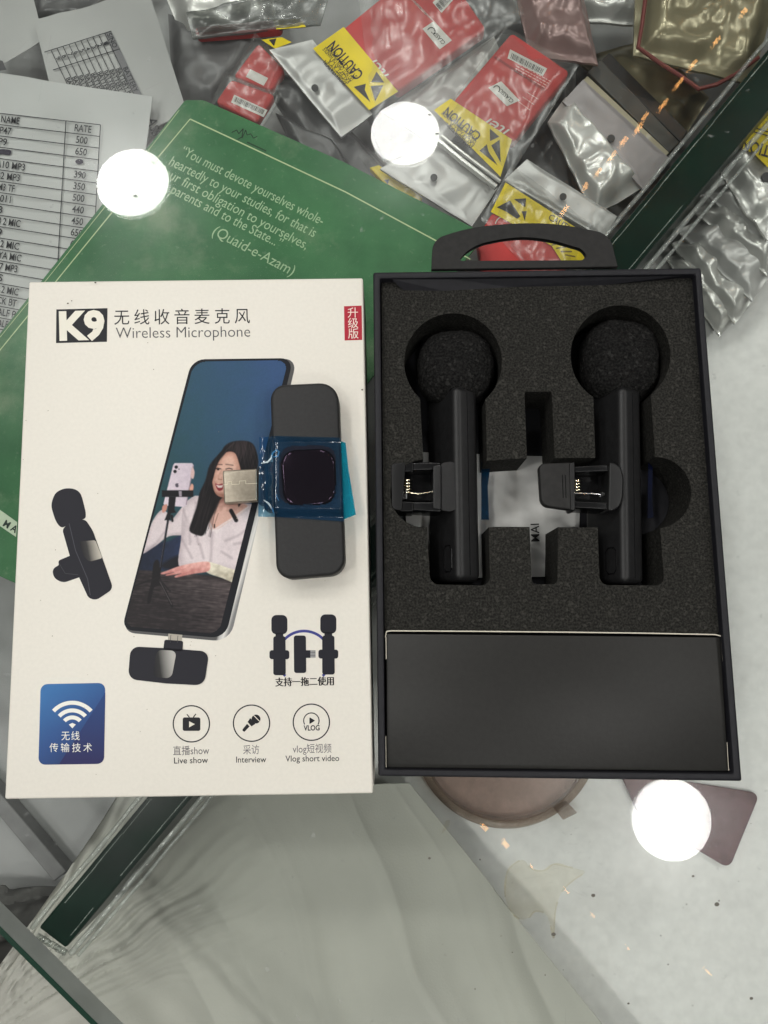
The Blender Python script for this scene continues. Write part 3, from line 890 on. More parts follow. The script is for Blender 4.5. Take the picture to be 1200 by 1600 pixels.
b.poly([(803, 311), (822, 310), (821, 324)], zc + .0001, BK)
b.poly([(815, 330), (823, 330), (820, 345)], zc + .0001, BK)
b.text('CAUTION', (856, 342), (902, 370), 14, zc + .0001, BK, bold=.01)
for k in range(4):
    b.line((862 + k * 7, 383 + k * 5), (884 + k * 5, 377 + k * 8), 2.2, zc + .0001, ink(120, 100, 30))
b.build('caution_label', t3)
def ex4(z, bt):
    print_label([(412, 134), (384, 120), (391, 108), (419, 122)], z, bt, None)
battery_bag('small red battery pack with a white label at the upper left of the bags',
            [(398, 50), (452, 100), (425, 150), (355, 120)], M_clear, -0.046, [(404, 66), (446, 110), (424, 142), (364, 119)], None, extra=ex4, seed=31, th=.004)
def ex5(z, bt):
    print_label([(366, 148), (418, 172), (412, 183), (361, 160)], z, bt, bars=True)
battery_bag('small red battery pack with a barcode touching the green cover corner',
            [(352, 112), (440, 145), (405, 205), (325, 165)], M_clear, -0.042, [(361, 123), (430, 148), (402, 192), (336, 159)], None, extra=ex5, seed=33, th=.004)
battery_bag('dusty black bag with a red strip inside at the top edge of the picture',
            [(290, 18), (520, -30), (500, 35), (300, 58)], M_haze, -0.048, [(304, 43), (440, 30), (440, 46), (306, 56)], None, seed=36, th=.004)
tb_ = bpy.data.objects['battery_bag.005']
b = MB(); b.poly([(426, 31), (470, 29), (478, 42), (432, 46)], -.0476, M_yel); b.build('caution_label', tb_)
b = MB(); b.poly([(408, 62), (440, 58), (456, 66), (430, 76)], -.0475, M_yel); b.poly([(420, 62), (432, 60), (428, 72)], -.0474, BK)
b.build('caution_label', bpy.data.objects['battery_bag.003'])
# the yellow corner of a bag peeping out behind the folder
t = thing('battery_bag', 'bag with only a yellow corner showing between the green cover and the mirrored lamp', 'battery bag', at(600, 280, -.045), GB)
b = MB(); b.prism([(578, 262), (592, 258), (660, 310), (640, 330)], -.044, -.047, M_yel); b.poly([(600, 281), (608, 280), (606, 288)], -.0438, BK); b.build('caution_label', t)
film([(560, 240), (600, 235), (690, 320), (650, 370)], -.043, .002, M_clear, 'bag_film', t, 44)

# silver pouches right of the bags
GS = 'silver pouches inside the counter'
def pouch(c4, z, m, label, seed, th=.004, rough=1.0, hp=None):
    t = thing('silver_pouch', label, 'pouch', at(*c4[0], z), GS)
    film(c4, z, th, m, 'pouch_film', t, seed, rough)
    if hp:
        hole(*hp, z + th + .001, t, 6)
    return t
M_olive = mat('olive_silver_film', (0.24, 0.215, 0.135), 0.28, metal=0.4, nscale=18, namt=0.25, bump=0.5, bscale=40)
M_pink = mat('reddish_silver_film', (0.24, 0.16, 0.15), 0.3, metal=0.25, nscale=18, namt=0.3, bump=0.6, bscale=40)
M_purple = mat('purple_silver_film', (0.27, 0.25, 0.25), 0.42, metal=0.15, nscale=60, namt=0.12)
pouch([(856, 190), (884, 150), (1010, 290), (930, 335)], -.044, M_silver, 'crumpled bright silver pouch under the mirrored amber lights', 3, .005, 1.6)
pouch([(880, 156), (912, 122), (1048, 246), (1006, 294)], -.040, M_purple, 'flat purplish silver pouch with a round hang hole', 6, .001, .3, (955, 216))
pouch([(800, -40), (905, -40), (935, 100), (828, 85)], -.040, M_pink, 'reddish see-through pouch at the top beside the red battery with barcode', 9, .006, 1.4)
po = pouch([(995, -60), (1230, -60), (1175, 130), (990, 85)], -.036, M_olive, 'olive silver pouch crossed by a thin red cord', 13, .007, 1.2)
pouch([(820, -60), (1010, -60), (1000, 40), (900, 30)], -.048, M_silver, 'bright pleated silver pouch at the top edge of the picture', 16, .006, 1.6)
pouch([(596, 172), (772, 56), (800, 122), (690, 232)], -.053, M_silverd, 'grey silver pouch wedged between the two largest red battery packs', 71, .004, 1.5)
pouch([(245, -40), (420, -60), (432, 34), (288, 66)], -.056, M_silver, 'bright silver pouch behind the dusty bag with a red strip', 73, .004, 1.6)
pouch([(900, 92), (1010, 60), (1110, 150), (1062, 226)], -.069, M_olive, 'olive pouch lying under the dark slabs beside the divider', 75, .004, 1.5)
M_cord = mat('red_cord', (0.13, 0.02, 0.016), 0.5)
b = MB(); b.tube([at(x, y, -.0275) for x, y in ((1012, -30), (1003, 40), (997, 74), (1030, 98), (1065, 120), (1092, 139), (1120, 132), (1150, 116), (1185, 90))], 0.0009, M_cord)
tag(b.build('red_cord', None, smooth=True), 'thin red cord laid across the olive silver pouch beside the divider', 'cord')
# flat dark boards standing in a stack next to the purple pouch
M_slab = mat('dark_slab', (0.055, 0.055, 0.05), .35, nscale=40, namt=.3)
M_gold = mat('pale_strip', (0.32, 0.29, 0.20), .4)
for k, (c4, m, lab) in enumerate((
        ([(908, 128), (918, 118), (1046, 238), (1036, 250)], M_gold, 'narrow cream strip between the purple pouch and the dark slabs'),
        ([(918, 112), (938, 92), (1062, 222), (1046, 238)], M_slab, 'wide dark slab beside the narrow cream strip'),
        ([(938, 96), (952, 82), (1075, 205), (1064, 222)], mat('blackish_slab', (0.02, 0.02, 0.02), .3), 'thin blackish slab next to the olive pouch'))):
    b = MB(); b.prism(c4, -.046 - k * .002, -.066, m)
    tag(b.build('flat_slab', None, bevel=.0004), lab, 'slab', 'flat slabs stacked beside the purple pouch')

# right compartment: fan of crumpled silver bags
GF = 'fan of silver pouches right of the divider'
def fan(c4, z, label, seed, m=None, rough=1.8, hp=None):
    t = thing('silver_pouch', label, 'pouch', at(*c4[0], z), GF)
    film(c4, z, .004, m or M_silver, 'pouch_film', t, seed, rough)
    if hp:
        hole(*hp, z + .0058, t, 8)
    return t
fan([(1040, 400), (1110, 395), (1170, 480), (1125, 525)], -.066, 'lowest crumpled silver pouch by the top right corner of the tray', 51)
fan([(1050, 380), (1120, 350), (1185, 455), (1150, 505)], -.061, 'second silver pouch up, its corner over the pale shelf', 53)
fan([(1060, 360), (1130, 320), (1215, 415), (1175, 470)], -.057, 'third silver pouch up in the fan beside the divider', 57, M_silverd)
fan([(1085, 330), (1150, 290), (1235, 380), (1200, 430)], -.053, 'fourth silver pouch up in the fan beside the divider', 59)
fan([(1100, 300), (1165, 275), (1240, 350), (1210, 395)], -.049, 'darker fifth silver pouch below the yellow one', 61, M_silverd)
ft = fan([(1120, 262), (1190, 150), (1290, 240), (1200, 375)], -.042, 'top silver pouch with a yellow caution print beside the divider', 63, hp=(1198, 277))
b = MB(); b.poly([(1158, 232), (1196, 172), (1260, 205), (1200, 262), (1178, 240)], -.0352, M_yel)
b.text('CAUTION', (1240, 238), (1162, 217), 26, -.0350, BK, bold=.015); b.line((1178, 206), (1200, 212), 2, -.035, BK); b.line((1180, 200), (1200, 206), 2, -.035, BK)
b.build('caution_label', ft)

# ------------------------------------------------------------------ white box
ZW = 0.030
wb = thing('white_box', 'white cardboard box lid printed with a phone and microphones', 'box', at(300, 840, 0))
b = MB(); b.prism([(45, 440), (567, 434), (583, 1240), (7, 1249)], ZW, 0.0004, M_white)
b.build('lid', wb, bevel=0.0006, seg=3, smooth=True)
z = ZW + 0.00006; dz = 0.00006
INK = ink(32, 32, 36); GREY = ink(96, 94, 96)
# title
b = MB()
b.poly([(88, 483.5), (168, 481.5), (167, 534), (87.5, 536)], z, ink(30, 31, 36))
b.text('K9', (93, 530), (164, 528), 60, z + dz, ink(238, 234, 220), bold=0.045)
b.build('logo_block', wb)
b = MB()
for i, ch in enumerate('无线收音麦克风'):
    x = 178.5 + i * 31.4
    b.text(ch, (x, 505.5 - i * .35), (x + 23.5, 505.3 - i * .35), 26, z, INK)
b.text('Wireless Microphone', (181, 528.5), (391, 526), 24.5, z, ink(84, 82, 84), bold=-0.008)
b.build('title_text', wb)
b = MB(); b.poly([(537.5, 478.5), (565, 477.5), (566, 531), (538.5, 532)], z, ink(176, 44, 60))
for i, ch in enumerate('升级版'):
    b.text(ch, (543.3 + i * .4, 495 + i * 16.4), (559.5 + i * .4, 494.7 + i * 16.4), 17.5, z + dz, ink(240, 225, 215))
b.build('red_label', wb)

# printed phone
b = MB()
b.poly(rr([(301, 562.5), (464, 560.5), (359, 1003), (191, 988)], [20, 20, 26, 20]), z, gradient('silver_print', [(0, (.10, .10, .10)), (.25, (.55, .55, .53)), (.6, (.75, .74, .70)), (1, (.22, .22, .22))], (415, 740), (430, 744), z))
b.poly(rr([(300, 561.5), (458.5, 559.5), (352, 997.5), (190, 984)], [20, 20, 22, 18]), z + dz, ink(22, 24, 30))
SCR = rr([(303.5, 565.5), (450, 563), (341, 990), (194.5, 978)], [18, 18, 18, 16])
b.build('phone_print', wb)

# the picture printed on the phone's screen: a fine grid of ink colours
import numpy as np
def screen_picture():
    nu, nv = 156, 440
    U, Vv = np.meshgrid(np.linspace(0, 1, nu + 1), np.linspace(0, 1, nv + 1))
    c = [(303.5, 565.0), (450.5, 562.6), (341.5, 990.5), (194.0, 978.3)]
    X = (c[0][0] * (1 - U) + c[1][0] * U) * (1 - Vv) + (c[3][0] * (1 - U) + c[2][0] * U) * Vv
    Y = (c[0][1] * (1 - U) + c[1][1] * U) * (1 - Vv) + (c[3][1] * (1 - U) + c[2][1] * U) * Vv
    rg = np.random.default_rng(4)
    def sm(a, ku, kv):
        for ax, k in ((1, ku), (0, kv)):
            if k > 1:
                kk = np.hanning(k + 2)[1:-1]; kk /= kk.sum()
                a = np.apply_along_axis(lambda q: np.convolve(np.pad(q, k, mode='reflect'), kk, 'same')[k:-k], ax, a)
        return a
    def nse(ku, kv):
        a = sm(rg.standard_normal(X.shape), ku, kv); return a / a.std()
    N1, N2, NV, NH = nse(9, 9), nse(25, 25), nse(3, 31), nse(25, 2)
    G = nse(2, 2)
    img = np.zeros(X.shape + (3,))
    def sd(pts):
        d = np.full(X.shape, 1e9); ins = np.zeros(X.shape, bool); n = len(pts)
        for k in range(n):
            ax, ay = pts[k]; bx, by = pts[(k + 1) % n]
            ex, ey = bx - ax, by - ay
            t = np.clip(((X - ax) * ex + (Y - ay) * ey) / (ex * ex + ey * ey + 1e-9), 0, 1)
            d = np.minimum(d, (X - ax - t * ex) ** 2 + (Y - ay - t * ey) ** 2)
            cr_ = (ay > Y) != (by > Y)
            xi = ax + (Y - ay) * ex / (ey if abs(ey) > 1e-9 else 1e-9)
            ins ^= cr_ & (X < xi)
        d = np.sqrt(d); return np.where(ins, -d, d)
    def put(alpha, col):
        col = np.asarray(col, float)
        if col.ndim == 1:
            col = np.broadcast_to(col, img.shape)
        img[:] = img * (1 - alpha[..., None]) + col * alpha[..., None]
    def shp(pts, col, blur=1.4, smooth=True, op=1.0):
        D = sd(cr(pts, 4) if smooth else pts); a = np.clip(.5 - D / blur, 0, 1) * op
        put(a, col); return D, a
    def stroke(pts, w, col, blur=1.2, op=1.0, clip=None):
        d = np.full(X.shape, 1e9)
        for (ax, ay), (bx, by) in zip(pts, pts[1:]):
            ex, ey = bx - ax, by - ay
            t = np.clip(((X - ax) * ex + (Y - ay) * ey) / (ex * ex + ey * ey + 1e-9), 0, 1)
            d = np.minimum(d, np.hypot(X - ax - t * ex, Y - ay - t * ey))
        a = np.clip(.5 - (d - w / 2) / blur, 0, 1) * op
        if clip is not None:
            a = a * clip
        put(a, col)
    def tone(c0, c1, f):
        f = np.clip(f, 0, 1)[..., None]
        return np.array(c0, float) * (1 - f) + np.array(c1, float) * f
    # backdrop
    f = np.clip((X - 215) / 230 - (Y - 640) / 900, 0, 1)
    img[:] = tone((40, 78, 84), (54, 82, 122), f + .03 * N2)
    img[:] = img * (1 - .16 * np.clip((Y - 660) / 220, 0, 1))[..., None]
    # dark chair
    shp([(228, 852), (262, 846), (290, 836), (292, 884), (250, 892), (212, 894)], tone((28, 35, 52), (38, 50, 78), (X - 225) / 60 + .08 * N1), 4)
    shp([(252, 886), (268, 872), (288, 868), (292, 892)], (26, 27, 34), 5)
    # table
    D = sd([(190, 889), (252, 892.5), (325, 899), (375, 909), (400, 1020), (150, 1020)])
    put(np.clip(.5 - D / 2, 0, 1), tone((38, 34, 36), (96, 86, 86), np.clip((X - 205) / 190 - (Y - 905) / 170, 0, 1) + .12 * NH + .05 * N1))
    # blouse: sleeve, then body
    fold = .6 + .03 * N1 + .07 * N2 + .015 * nse(5, 17)
    sl = [(216, 868), (228, 840), (239, 813), (252, 797), (262, 802), (266, 814), (280, 798), (292, 783), (309, 775), (318, 800), (312, 830), (290, 836), (264, 838), (243, 853)]
    D, a = shp(sl, tone((150, 136, 142), (216, 204, 206), fold + np.clip(-sd(cr(sl, 4)) / 16, 0, .45)))
    bd = [(288, 789), (308, 775), (345, 774), (380, 785), (398, 793), (394, 830), (384, 868), (377, 893), (340, 890), (300, 888), (279, 883), (283, 842), (284, 812)]
    D, body = shp(bd, tone((158, 145, 150), (222, 210, 212), fold * .8 + np.clip(-sd(cr(bd, 4)) / 26, 0, .5)))
    for p in ([(286, 796), (296, 820), (297, 850)], [(306, 786), (303, 815), (310, 850)], [(331, 832), (330, 866), (328, 886)], [(352, 845), (370, 838), (388, 826)], [(346, 862), (362, 872)], [(312, 850), (318, 872)], [(366, 850), (378, 848)], [(284, 842), (300, 872)]):
        stroke(p, 2.2, (150, 136, 142), 5, .55, body)
    for p in ([(291, 800), (300, 835)], [(338, 838), (337, 880)], [(362, 822), (372, 832)], [(318, 846), (324, 880)]):
        stroke(p, 2.5, (232, 222, 222), 5, .5, body)
    stroke([(243, 850), (228, 862)], 1.5, (150, 138, 144), 4, .6); stroke([(262, 818), (258, 830), (246, 846)], 2, (168, 154, 160), 4, .6)
    # neck and open collar
    nk = [(338, 768), (354, 778), (372, 785), (387, 792), (362, 812), (333, 829), (326, 812), (334, 793)]
    shp(nk, tone((140, 96, 84), (212, 172, 158), (Y - 776) / 26 + .1 * N1 + (X - 345) / 120), 2)
    stroke([(333, 829), (360, 812), (388, 792)], 2.4, (226, 216, 216), 2, .9); stroke([(333, 829), (325, 812)], 2.2, (224, 214, 214), 2, .9)
    shp([(329, 822), (333, 829), (345, 826), (339, 835)], (228, 218, 218), 2, False)
    stroke([(341, 802), (335, 820)], .7, (96, 66, 56), 1.2, .8); stroke([(335, 820), (335, 824)], 2.2, (52, 36, 34), 1.5)
    # hair behind
    hair = tone((16, 14, 17), (50, 42, 44), .12 + .28 * NV * .6 + np.clip(1 - np.hypot(X - 376, Y - 700) / 26, 0, .7))
    shp([(345, 706), (352, 696), (365, 689.5), (386, 689), (397, 696), (402, 712), (402, 730), (398, 745), (390, 752), (370, 770), (347, 778), (337, 796), (326, 818), (318, 836), (308, 836), (296, 829), (301, 810), (307, 792), (312, 770), (321, 750), (328, 726)], hair, 2.2)
    for k in range(26):
        x0 = rg.uniform(300, 332); stroke([(x0 + 12, 775 + rg.uniform(-20, 10)), (x0 + 3, 805), (x0 - 3, 832 + rg.uniform(-6, 8))], .7, (38, 31, 33) if k % 2 else (10, 9, 12), 1.5, .5)
    # face
    fc = [(340, 721), (346, 712), (356, 706), (367, 708), (374, 722), (377, 742), (367, 768), (353, 777), (342, 775.5), (335, 768), (331.5, 752), (332.5, 738)]
    D, fm_ = shp(fc, tone((168, 118, 102), (222, 182, 164), .55 + (np.clip(-sd(cr(fc, 4)) / 9, 0, 1) - .5) * .7 + .05 * N1 - np.clip((Y - 766) / 14, 0, .5)), 1.6)
    for p, w, o in (([(336.5, 727.5), (341, 725.6), (347, 726)], 1.5, .75), ([(353, 725.5), (364, 727)], 1.4, .7)):
        stroke(p, w, (64, 44, 42), 1.6, o)
    stroke([(336.5, 732.8), (340, 731.2), (345, 732.6)], 1.3, (36, 26, 28), 1.2, .95); shp([(338.6, 733.6), (340.8, 731.8), (343, 733.6), (340.8, 735)], (34, 24, 26), 1.4)
    stroke([(353, 733), (358, 731.6), (363, 733)], 1.3, (36, 26, 28), 1.2, .9)
    stroke([(347, 734), (341, 744), (341.5, 748)], 1.6, (186, 136, 120), 3, .6); stroke([(341, 748.6), (346, 749.4)], 1.2, (140, 88, 78), 1.6, .7)
    stroke([(335, 752), (337.5, 757)], 1.2, (176, 124, 110), 2, .6)
    shp([(336.5, 755.5), (341, 757), (348, 756), (348, 764.5), (342.5, 767), (338.5, 763)], (140, 42, 52), 1.6); shp([(338, 757.6), (343, 758.6), (348, 758), (347, 761.6), (341, 762)], (228, 210, 206), 1.2)
    stroke([(340, 769), (346, 770.5)], 1.4, (190, 140, 126), 2, .5)
    # hair in front of the face
    shp([(353, 704), (360, 701), (367, 706), (373, 722), (377, 745), (372, 790), (380, 780), (392, 748), (402, 731), (402, 712), (392, 694), (372, 690)], hair, 2)
    shp([(345, 706), (353, 702), (353, 707), (344, 718), (338, 730), (333, 748), (329, 760), (326, 745), (334, 722)], hair, 1.8)
    for k in range(14):
        x0 = rg.uniform(374, 394); stroke([(x0, 692 + abs(x0 - 372) * .12), (x0 + rg.uniform(2, 9), 712), (x0 + rg.uniform(4, 12), 735)], .8, (74, 62, 62) if k % 3 == 0 else (20, 17, 19), 2, .45)
    stroke([(366, 692), (354, 703), (345, 718)], 1.0, (92, 78, 76), 2.5, .5)
    # clipped microphone
    stroke([(361, 798), (369, 813)], 6.2, (24, 22, 26), 1.6)
    # held phone
    ph = [(270.5, 727), (273, 723.6), (300, 723.6), (302.6, 727), (291, 790), (288, 792), (257, 790), (255.5, 787)]
    shp(ph, tone((184, 170, 184), (226, 214, 222), .75 - (X - 262) / 70 * .5 + .05 * N1), 1.3, False)
    stroke([(302, 727), (291, 788)], 1.4, (146, 128, 140), 1.4)
    for q in ((275.3, 729.8), (273.4, 736.6)):
        stroke([q, (q[0] + .1, q[1])], 5.2, (26, 26, 30), 1.2)
    stroke([(279.6, 733), (279.7, 733)], 2, (90, 84, 88), 1)
    shp([(274.2, 756), (276.6, 755.2), (279, 755.6), (278.4, 757.6), (279.3, 759.4), (277.4, 761.4), (275.4, 761), (274, 759)], (84, 78, 90), 1)
    shp([(297, 760), (300, 755.6), (302.4, 760), (300.4, 768), (296, 767)], (212, 158, 140), 1.4); shp([(300, 730), (304, 737), (302, 748), (298, 744)], (206, 176, 172), 1.6)
    shp([(254, 791), (261, 788), (260, 797), (254, 801)], (196, 140, 124), 1.6)
    # tripod
    K_ = (22, 21, 25)
    shp([(253, 766), (302, 766), (302, 776.5), (253, 776.5)], K_, 1.3, False); shp([(279, 767), (284, 767), (284, 776), (280, 776)], (150, 140, 150), 1.3, False)
    shp([(264, 776), (275, 776), (272.5, 796), (275, 801), (267, 802), (266, 812), (257, 813), (262, 800)], K_, 1.4, False)
    stroke([(268.6, 806), (269.4, 814)], 3.4, K_, 1.4)
    stroke([(263, 810), (248, 902)], 3.2, K_, 1.2); stroke([(261.4, 815), (250, 886)], .8, (86, 92, 112), 1.2, .8)
    shp([(240, 880), (248, 876), (251, 904), (254, 914), (241, 918), (235, 941), (230, 939), (237, 905)], (26, 24, 27), 2)
    stroke([(247, 904), (257, 921), (269, 947)], 4.0, (28, 26, 29), 1.4); stroke([(250, 909), (268, 944)], .9, (118, 110, 110), 1.3, .7)
    stroke([(244, 904), (207, 916)], 2.4, (30, 28, 31), 1.6); stroke([(250, 906), (266, 924)], 3.0, (36, 33, 36), 1.6)
    # hand and cuff on the table
    shp([(256, 902), (290, 904), (330, 897), (372, 914), (330, 905)], (24, 20, 22), 6, True, .6)
    cf = [(322, 878), (338, 881), (354, 886.5), (378, 896), (374, 913), (348, 903.5), (322, 893.5)]
    shp(cf, tone((178, 170, 150), (232, 226, 206), .6 + .18 * N1 - (Y - 890) / 30), 1.6)
    hd = [(251.5, 895.5), (263, 891), (279, 885), (300, 880), (320, 877.5), (328, 880), (326, 892), (303, 896.5), (288, 899.4), (275, 902.4), (273.5, 900), (283, 896), (262, 899.5), (259.5, 898), (272, 894), (255, 897.4)]
    shp(hd, tone((190, 124, 118), (238, 188, 178), .75 - (Y - 882) / 26 + .12 * N1), 1.3)
    stroke([(258, 896), (290, 888.5)], .7, (186, 112, 112), 1.2, .7); stroke([(276, 899), (298, 893)], .7, (186, 112, 112), 1.2, .7)
    img[:] = img * (1 + .012 * G[..., None])
    lin = np.clip(img, 0, 255) / 255
    lin = np.where(lin > .04045, ((lin + .055) / 1.055) ** 2.4, lin / 12.92)
    z_ = z + 2 * dz
    vs = [tuple(at(x, y, z_)) for x, y in zip(X.ravel(), Y.ravel())]
    w_ = nu + 1
    edge_ = sd(SCR)
    fs = [(j_ * w_ + i_, (j_ + 1) * w_ + i_, (j_ + 1) * w_ + i_ + 1, j_ * w_ + i_ + 1) for j_ in range(nv) for i_ in range(nu) if edge_[j_, i_] < .6]
    me = bpy.data.meshes.new('screen_picture'); me.from_pydata(vs, [], fs)
    at_ = me.color_attributes.new('ink', 'FLOAT_COLOR', 'POINT')
    at_.data.foreach_set('color', np.concatenate([lin.reshape(-1, 3), np.ones((lin.shape[0] * lin.shape[1], 1))], 1).astype(np.float32).ravel())
    m, nt, N, L, P = nodes('printed_picture')
    q = N.new('ShaderNodeAttribute'); q.attribute_name = 'ink'
    L.new(q.outputs['Color'], P.inputs['Base Color']); P.inputs['Roughness'].default_value = .45; P.inputs['Specular IOR Level'].default_value = .2
    me.materials.append(m)
    link('screen_picture', me, wb)
screen_picture()
# printed clip-on microphone at the left
b = MB(); D = ink(34, 34, 42)
b.poly(cr([(107, 763), (118, 765), (126, 772), (131, 788), (134, 803), (131, 811), (113, 815), (98, 824), (89, 817), (83, 802), (80.5, 788), (86, 772), (96, 765)], 5), z, D)
b.poly(rr([(97.5, 828), (108, 815), (133, 811), (145, 829), (177, 920), (150, 938), (138, 934), (110, 872)], [4, 4, 6, 6, 8, 6, 4, 2]), z + dz, D)
b.poly(rr([(91, 876), (110, 868), (124, 902), (98, 911), (84, 903), (81.5, 889), (92, 883)], [3, 0, 0, 7, 6, 6, 2]), z, D)
b.pline([(108, 818), (118, 860), (137, 905), (141, 930)], 1.3, z + 2 * dz, ink(72, 72, 80)); b.pline([(92, 880), (102, 896), (122, 898)], 1, z + 2 * dz, ink(66, 66, 72))
b.poly(rr([(124, 846), (149, 844), (160, 872), (139, 878), (130, 867)], [4, 3, 3, 5, 4]), z + 2 * dz, gradient('sheen_print', [(0, (.012, .012, .015)), (.35, (.05, .048, .048)), (1, (.60, .56, .48))], (128, 866), (157, 858), z))
b.build('microphone_print', wb)
b = MB()
b.poly([(263, 990), (285, 992), (283, 1006), (262, 1005)], z + 2 * dz, ink(178, 172, 160)); b.line((267, 992), (266, 1004), 1, z + 3 * dz, ink(90, 90, 90)); b.line((278, 993), (277, 1004), 1, z + 3 * dz, ink(90, 90, 90))
b.poly(rr([(257, 999.5), (286, 1001.5), (285, 1018), (255, 1016)], 3), z + 3 * dz, D)
b.poly(rr([(204, 1010), (262, 1013), (327, 1018), (319, 1071), (260, 1068), (200, 1061)], [14, 0, 14, 14, 0, 14]), z + 3 * dz, D)
b.poly(rr([(245, 1015), (276, 1017), (268, 1060), (238, 1058)], 9), z + 4 * dz, gradient('sheen_print_b', [(0, (.014, .014, .018)), (.3, (.03, .03, .03)), (1, (.48, .47, .44))], (240, 1040), (272, 1034), z))
b.build('receiver_print', wb)
b = MB(); PU = ink(66, 70, 140)
b.arc(475, 1028, 42, 4.2, 205, 335, z, PU); b.arc(475, 1026, 42, 4.2, 30, 46, z, PU, 8); b.arc(475, 1026, 42, 4.2, 134, 150, z, PU, 8)
for x, s in ((436.5, 0), (513, 1)):
    y = 961 - s
    b.poly(rr([(x - 12.5, y), (x + 12.5, y), (x + 12.5, y + 30), (x - 12.5, y + 30)], 8), z + dz, D)
    b.poly([(x - 6, y + 28), (x + 6, y + 28), (x + 6, y + 36), (x - 6, y + 36)], z + dz, D)
    b.poly(rr([(x - 9.5, y + 33), (x + 9.5, y + 33), (x + 10, y + 94), (x - 9.5, y + 94)], 4), z + 2 * dz, D)
    b.poly(rr([(x - 15.5, y + 55), (x + 15.5, y + 55), (x + 15.5, y + 69), (x - 15.5, y + 69)], 4), z + dz, D)
b.poly(rr([(459, 993), (478, 993), (478.5, 1051.5), (459.5, 1051.5)], 4), z + 2 * dz, D); b.poly([(478, 1016), (485, 1016), (485, 1028), (478, 1028)], z + 2 * dz, D)
b.poly([(485, 1016), (493, 1016), (493, 1027.5), (485, 1027.5)], z + 2 * dz, ink(150, 150, 150)); b.line((485, 1019.5), (493, 1019.5), .7, z + 3 * dz, ink(90, 90, 95)); b.line((485, 1024), (493, 1024), .7, z + 3 * dz, ink(90, 90, 95))
for q_ in (-.45, 0, .45):
    b.text('支持一拖二使用', (430.5 + q_, 1071.5), (521.5 + q_, 1069.5), 15, z + dz + q_ * 1e-5, ink(26, 24, 28))
b.build('pairing_print', wb)
# blue badge
b = MB()
b.poly(rr([(63.5, 1069), (164.5, 1067), (162.5, 1193.5), (60, 1195)], 11), z, gradient('badge_ink', [(0, (.045, .17, .42)), (.5, (.028, .085, .26)), (1, (.012, .018, .085))], (75, 1080), (150, 1190), z))
b.poly(rr([(164.5, 1082), (162.5, 1193.5), (92, 1194.5)], [0, 11, 0]), z + dz, gradient('badge_ink_b', [(0, (.022, .06, .20)), (1, (.022, .022, .10))], (150, 1090), (150, 1190), z))
WT = ink(240, 240, 232)
b.poly([(113, 1138), (107.5, 1132), (113, 1129.5), (118.5, 1132)], z + 2 * dz, WT)
for r_ in (16.5, 27.5, 39.5):
    b.arc(113, 1137.5, r_ if r_ < 39 else 39.5, 6.2, 222, 318, z + 2 * dz, WT, 24)
for i, ch in enumerate('无线'):
    b.text(ch, (96 + i * 15.5, 1155.5), (109 + i * 15.5, 1155.3), 15.5, z + 2 * dz, WT)
for i, ch in enumerate('传输技术'):
    b.text(ch, (77.5 + i * 17.6, 1174), (91 + i * 17.6, 1173.8), 15.5, z + 2 * dz, WT)
b.build('blue_badge', wb)
b = MB()
for cx, cy in ((299, 1131), (393, 1130), (486.5, 1128.5)):
    b.arc(cx, cy, 28.3, 1.9, 0, 360, z, INK, 72)
b.poly(rr([(285.5, 1121), (313, 1121), (313, 1142), (285.5, 1142)], 3), z, INK); b.line((292, 1116), (296, 1121), 1.6, z + dz, INK); b.line((306, 1115.5), (302, 1121), 1.6, z + dz, INK)
b.poly([(295.5, 1127), (304.5, 1131.5), (295.5, 1136.5)], z + dz, ink(228, 224, 210))
b.poly(circ(400, 1123.5, 7, 20), z, INK); b.line((395.5, 1117), (406.5, 1128), 1.1, z + dz, ink(228, 224, 210))
b.poly([(391, 1122), (399, 1131), (393, 1135), (387, 1128)], z + dz, INK); b.poly([(386, 1131), (390, 1135), (382, 1143.5), (379, 1142), (379, 1139.5)], z, INK); b.line((385.5, 1128), (393.5, 1136), 1, z + 2 * dz, ink(228, 224, 210))
b.arc(486.5, 1126, 12, 1.6, 150, 390, z, INK); b.poly(rr([(483.5, 1120.5), (492.5, 1126), (483.5, 1131.5)], 1.5), z, INK)
b.text('VLOG', (474.5, 1141.5), (499.5, 1141), 11.5, z, INK, bold=.025)
b.build('icon_print', wb)
b = MB()
b.text('直播show', (270.5, 1179), (327, 1178), 16, z, ink(110, 106, 108)); b.text('Live show', (272, 1193), (325, 1192), 13.5, z, INK, bold=.004)
b.text('采访', (380, 1177.5), (405, 1177), 16, z, ink(110, 106, 108)); b.text('Interview', (369, 1191.5), (416, 1191), 13.5, z, INK, bold=.004)
b.text('vlog短视频', (457.5, 1176), (518, 1175), 16, z, ink(110, 106, 108)); b.text('Vlog short video', (446, 1190), (530, 1189), 13.5, z, INK, bold=.004)
b.build('caption_text', wb)
b = MB(); rnd = random.Random(8)
for i in range(26):
    x, y = rnd.uniform(30, 560), rnd.uniform(445, 1240)
    b.poly(blot(x, y, rnd.uniform(.4, 1.0), rnd.uniform(.4, .9), i, 8), z + 9 * dz, ink(150, 140, 118))
for x, y, r_ in ((149, 441.5, 1.8), (106, 474, 1.6), (566, 609, 1.6), (457, 905, 1.7), (112, 470, 1.2)):
    b.poly(blot(x, y, r_, r_ * .7, x, 9), z + 9 * dz, ink(90, 80, 66))
b.build('dirt_specks', wb)['kind'] = 'stuff'

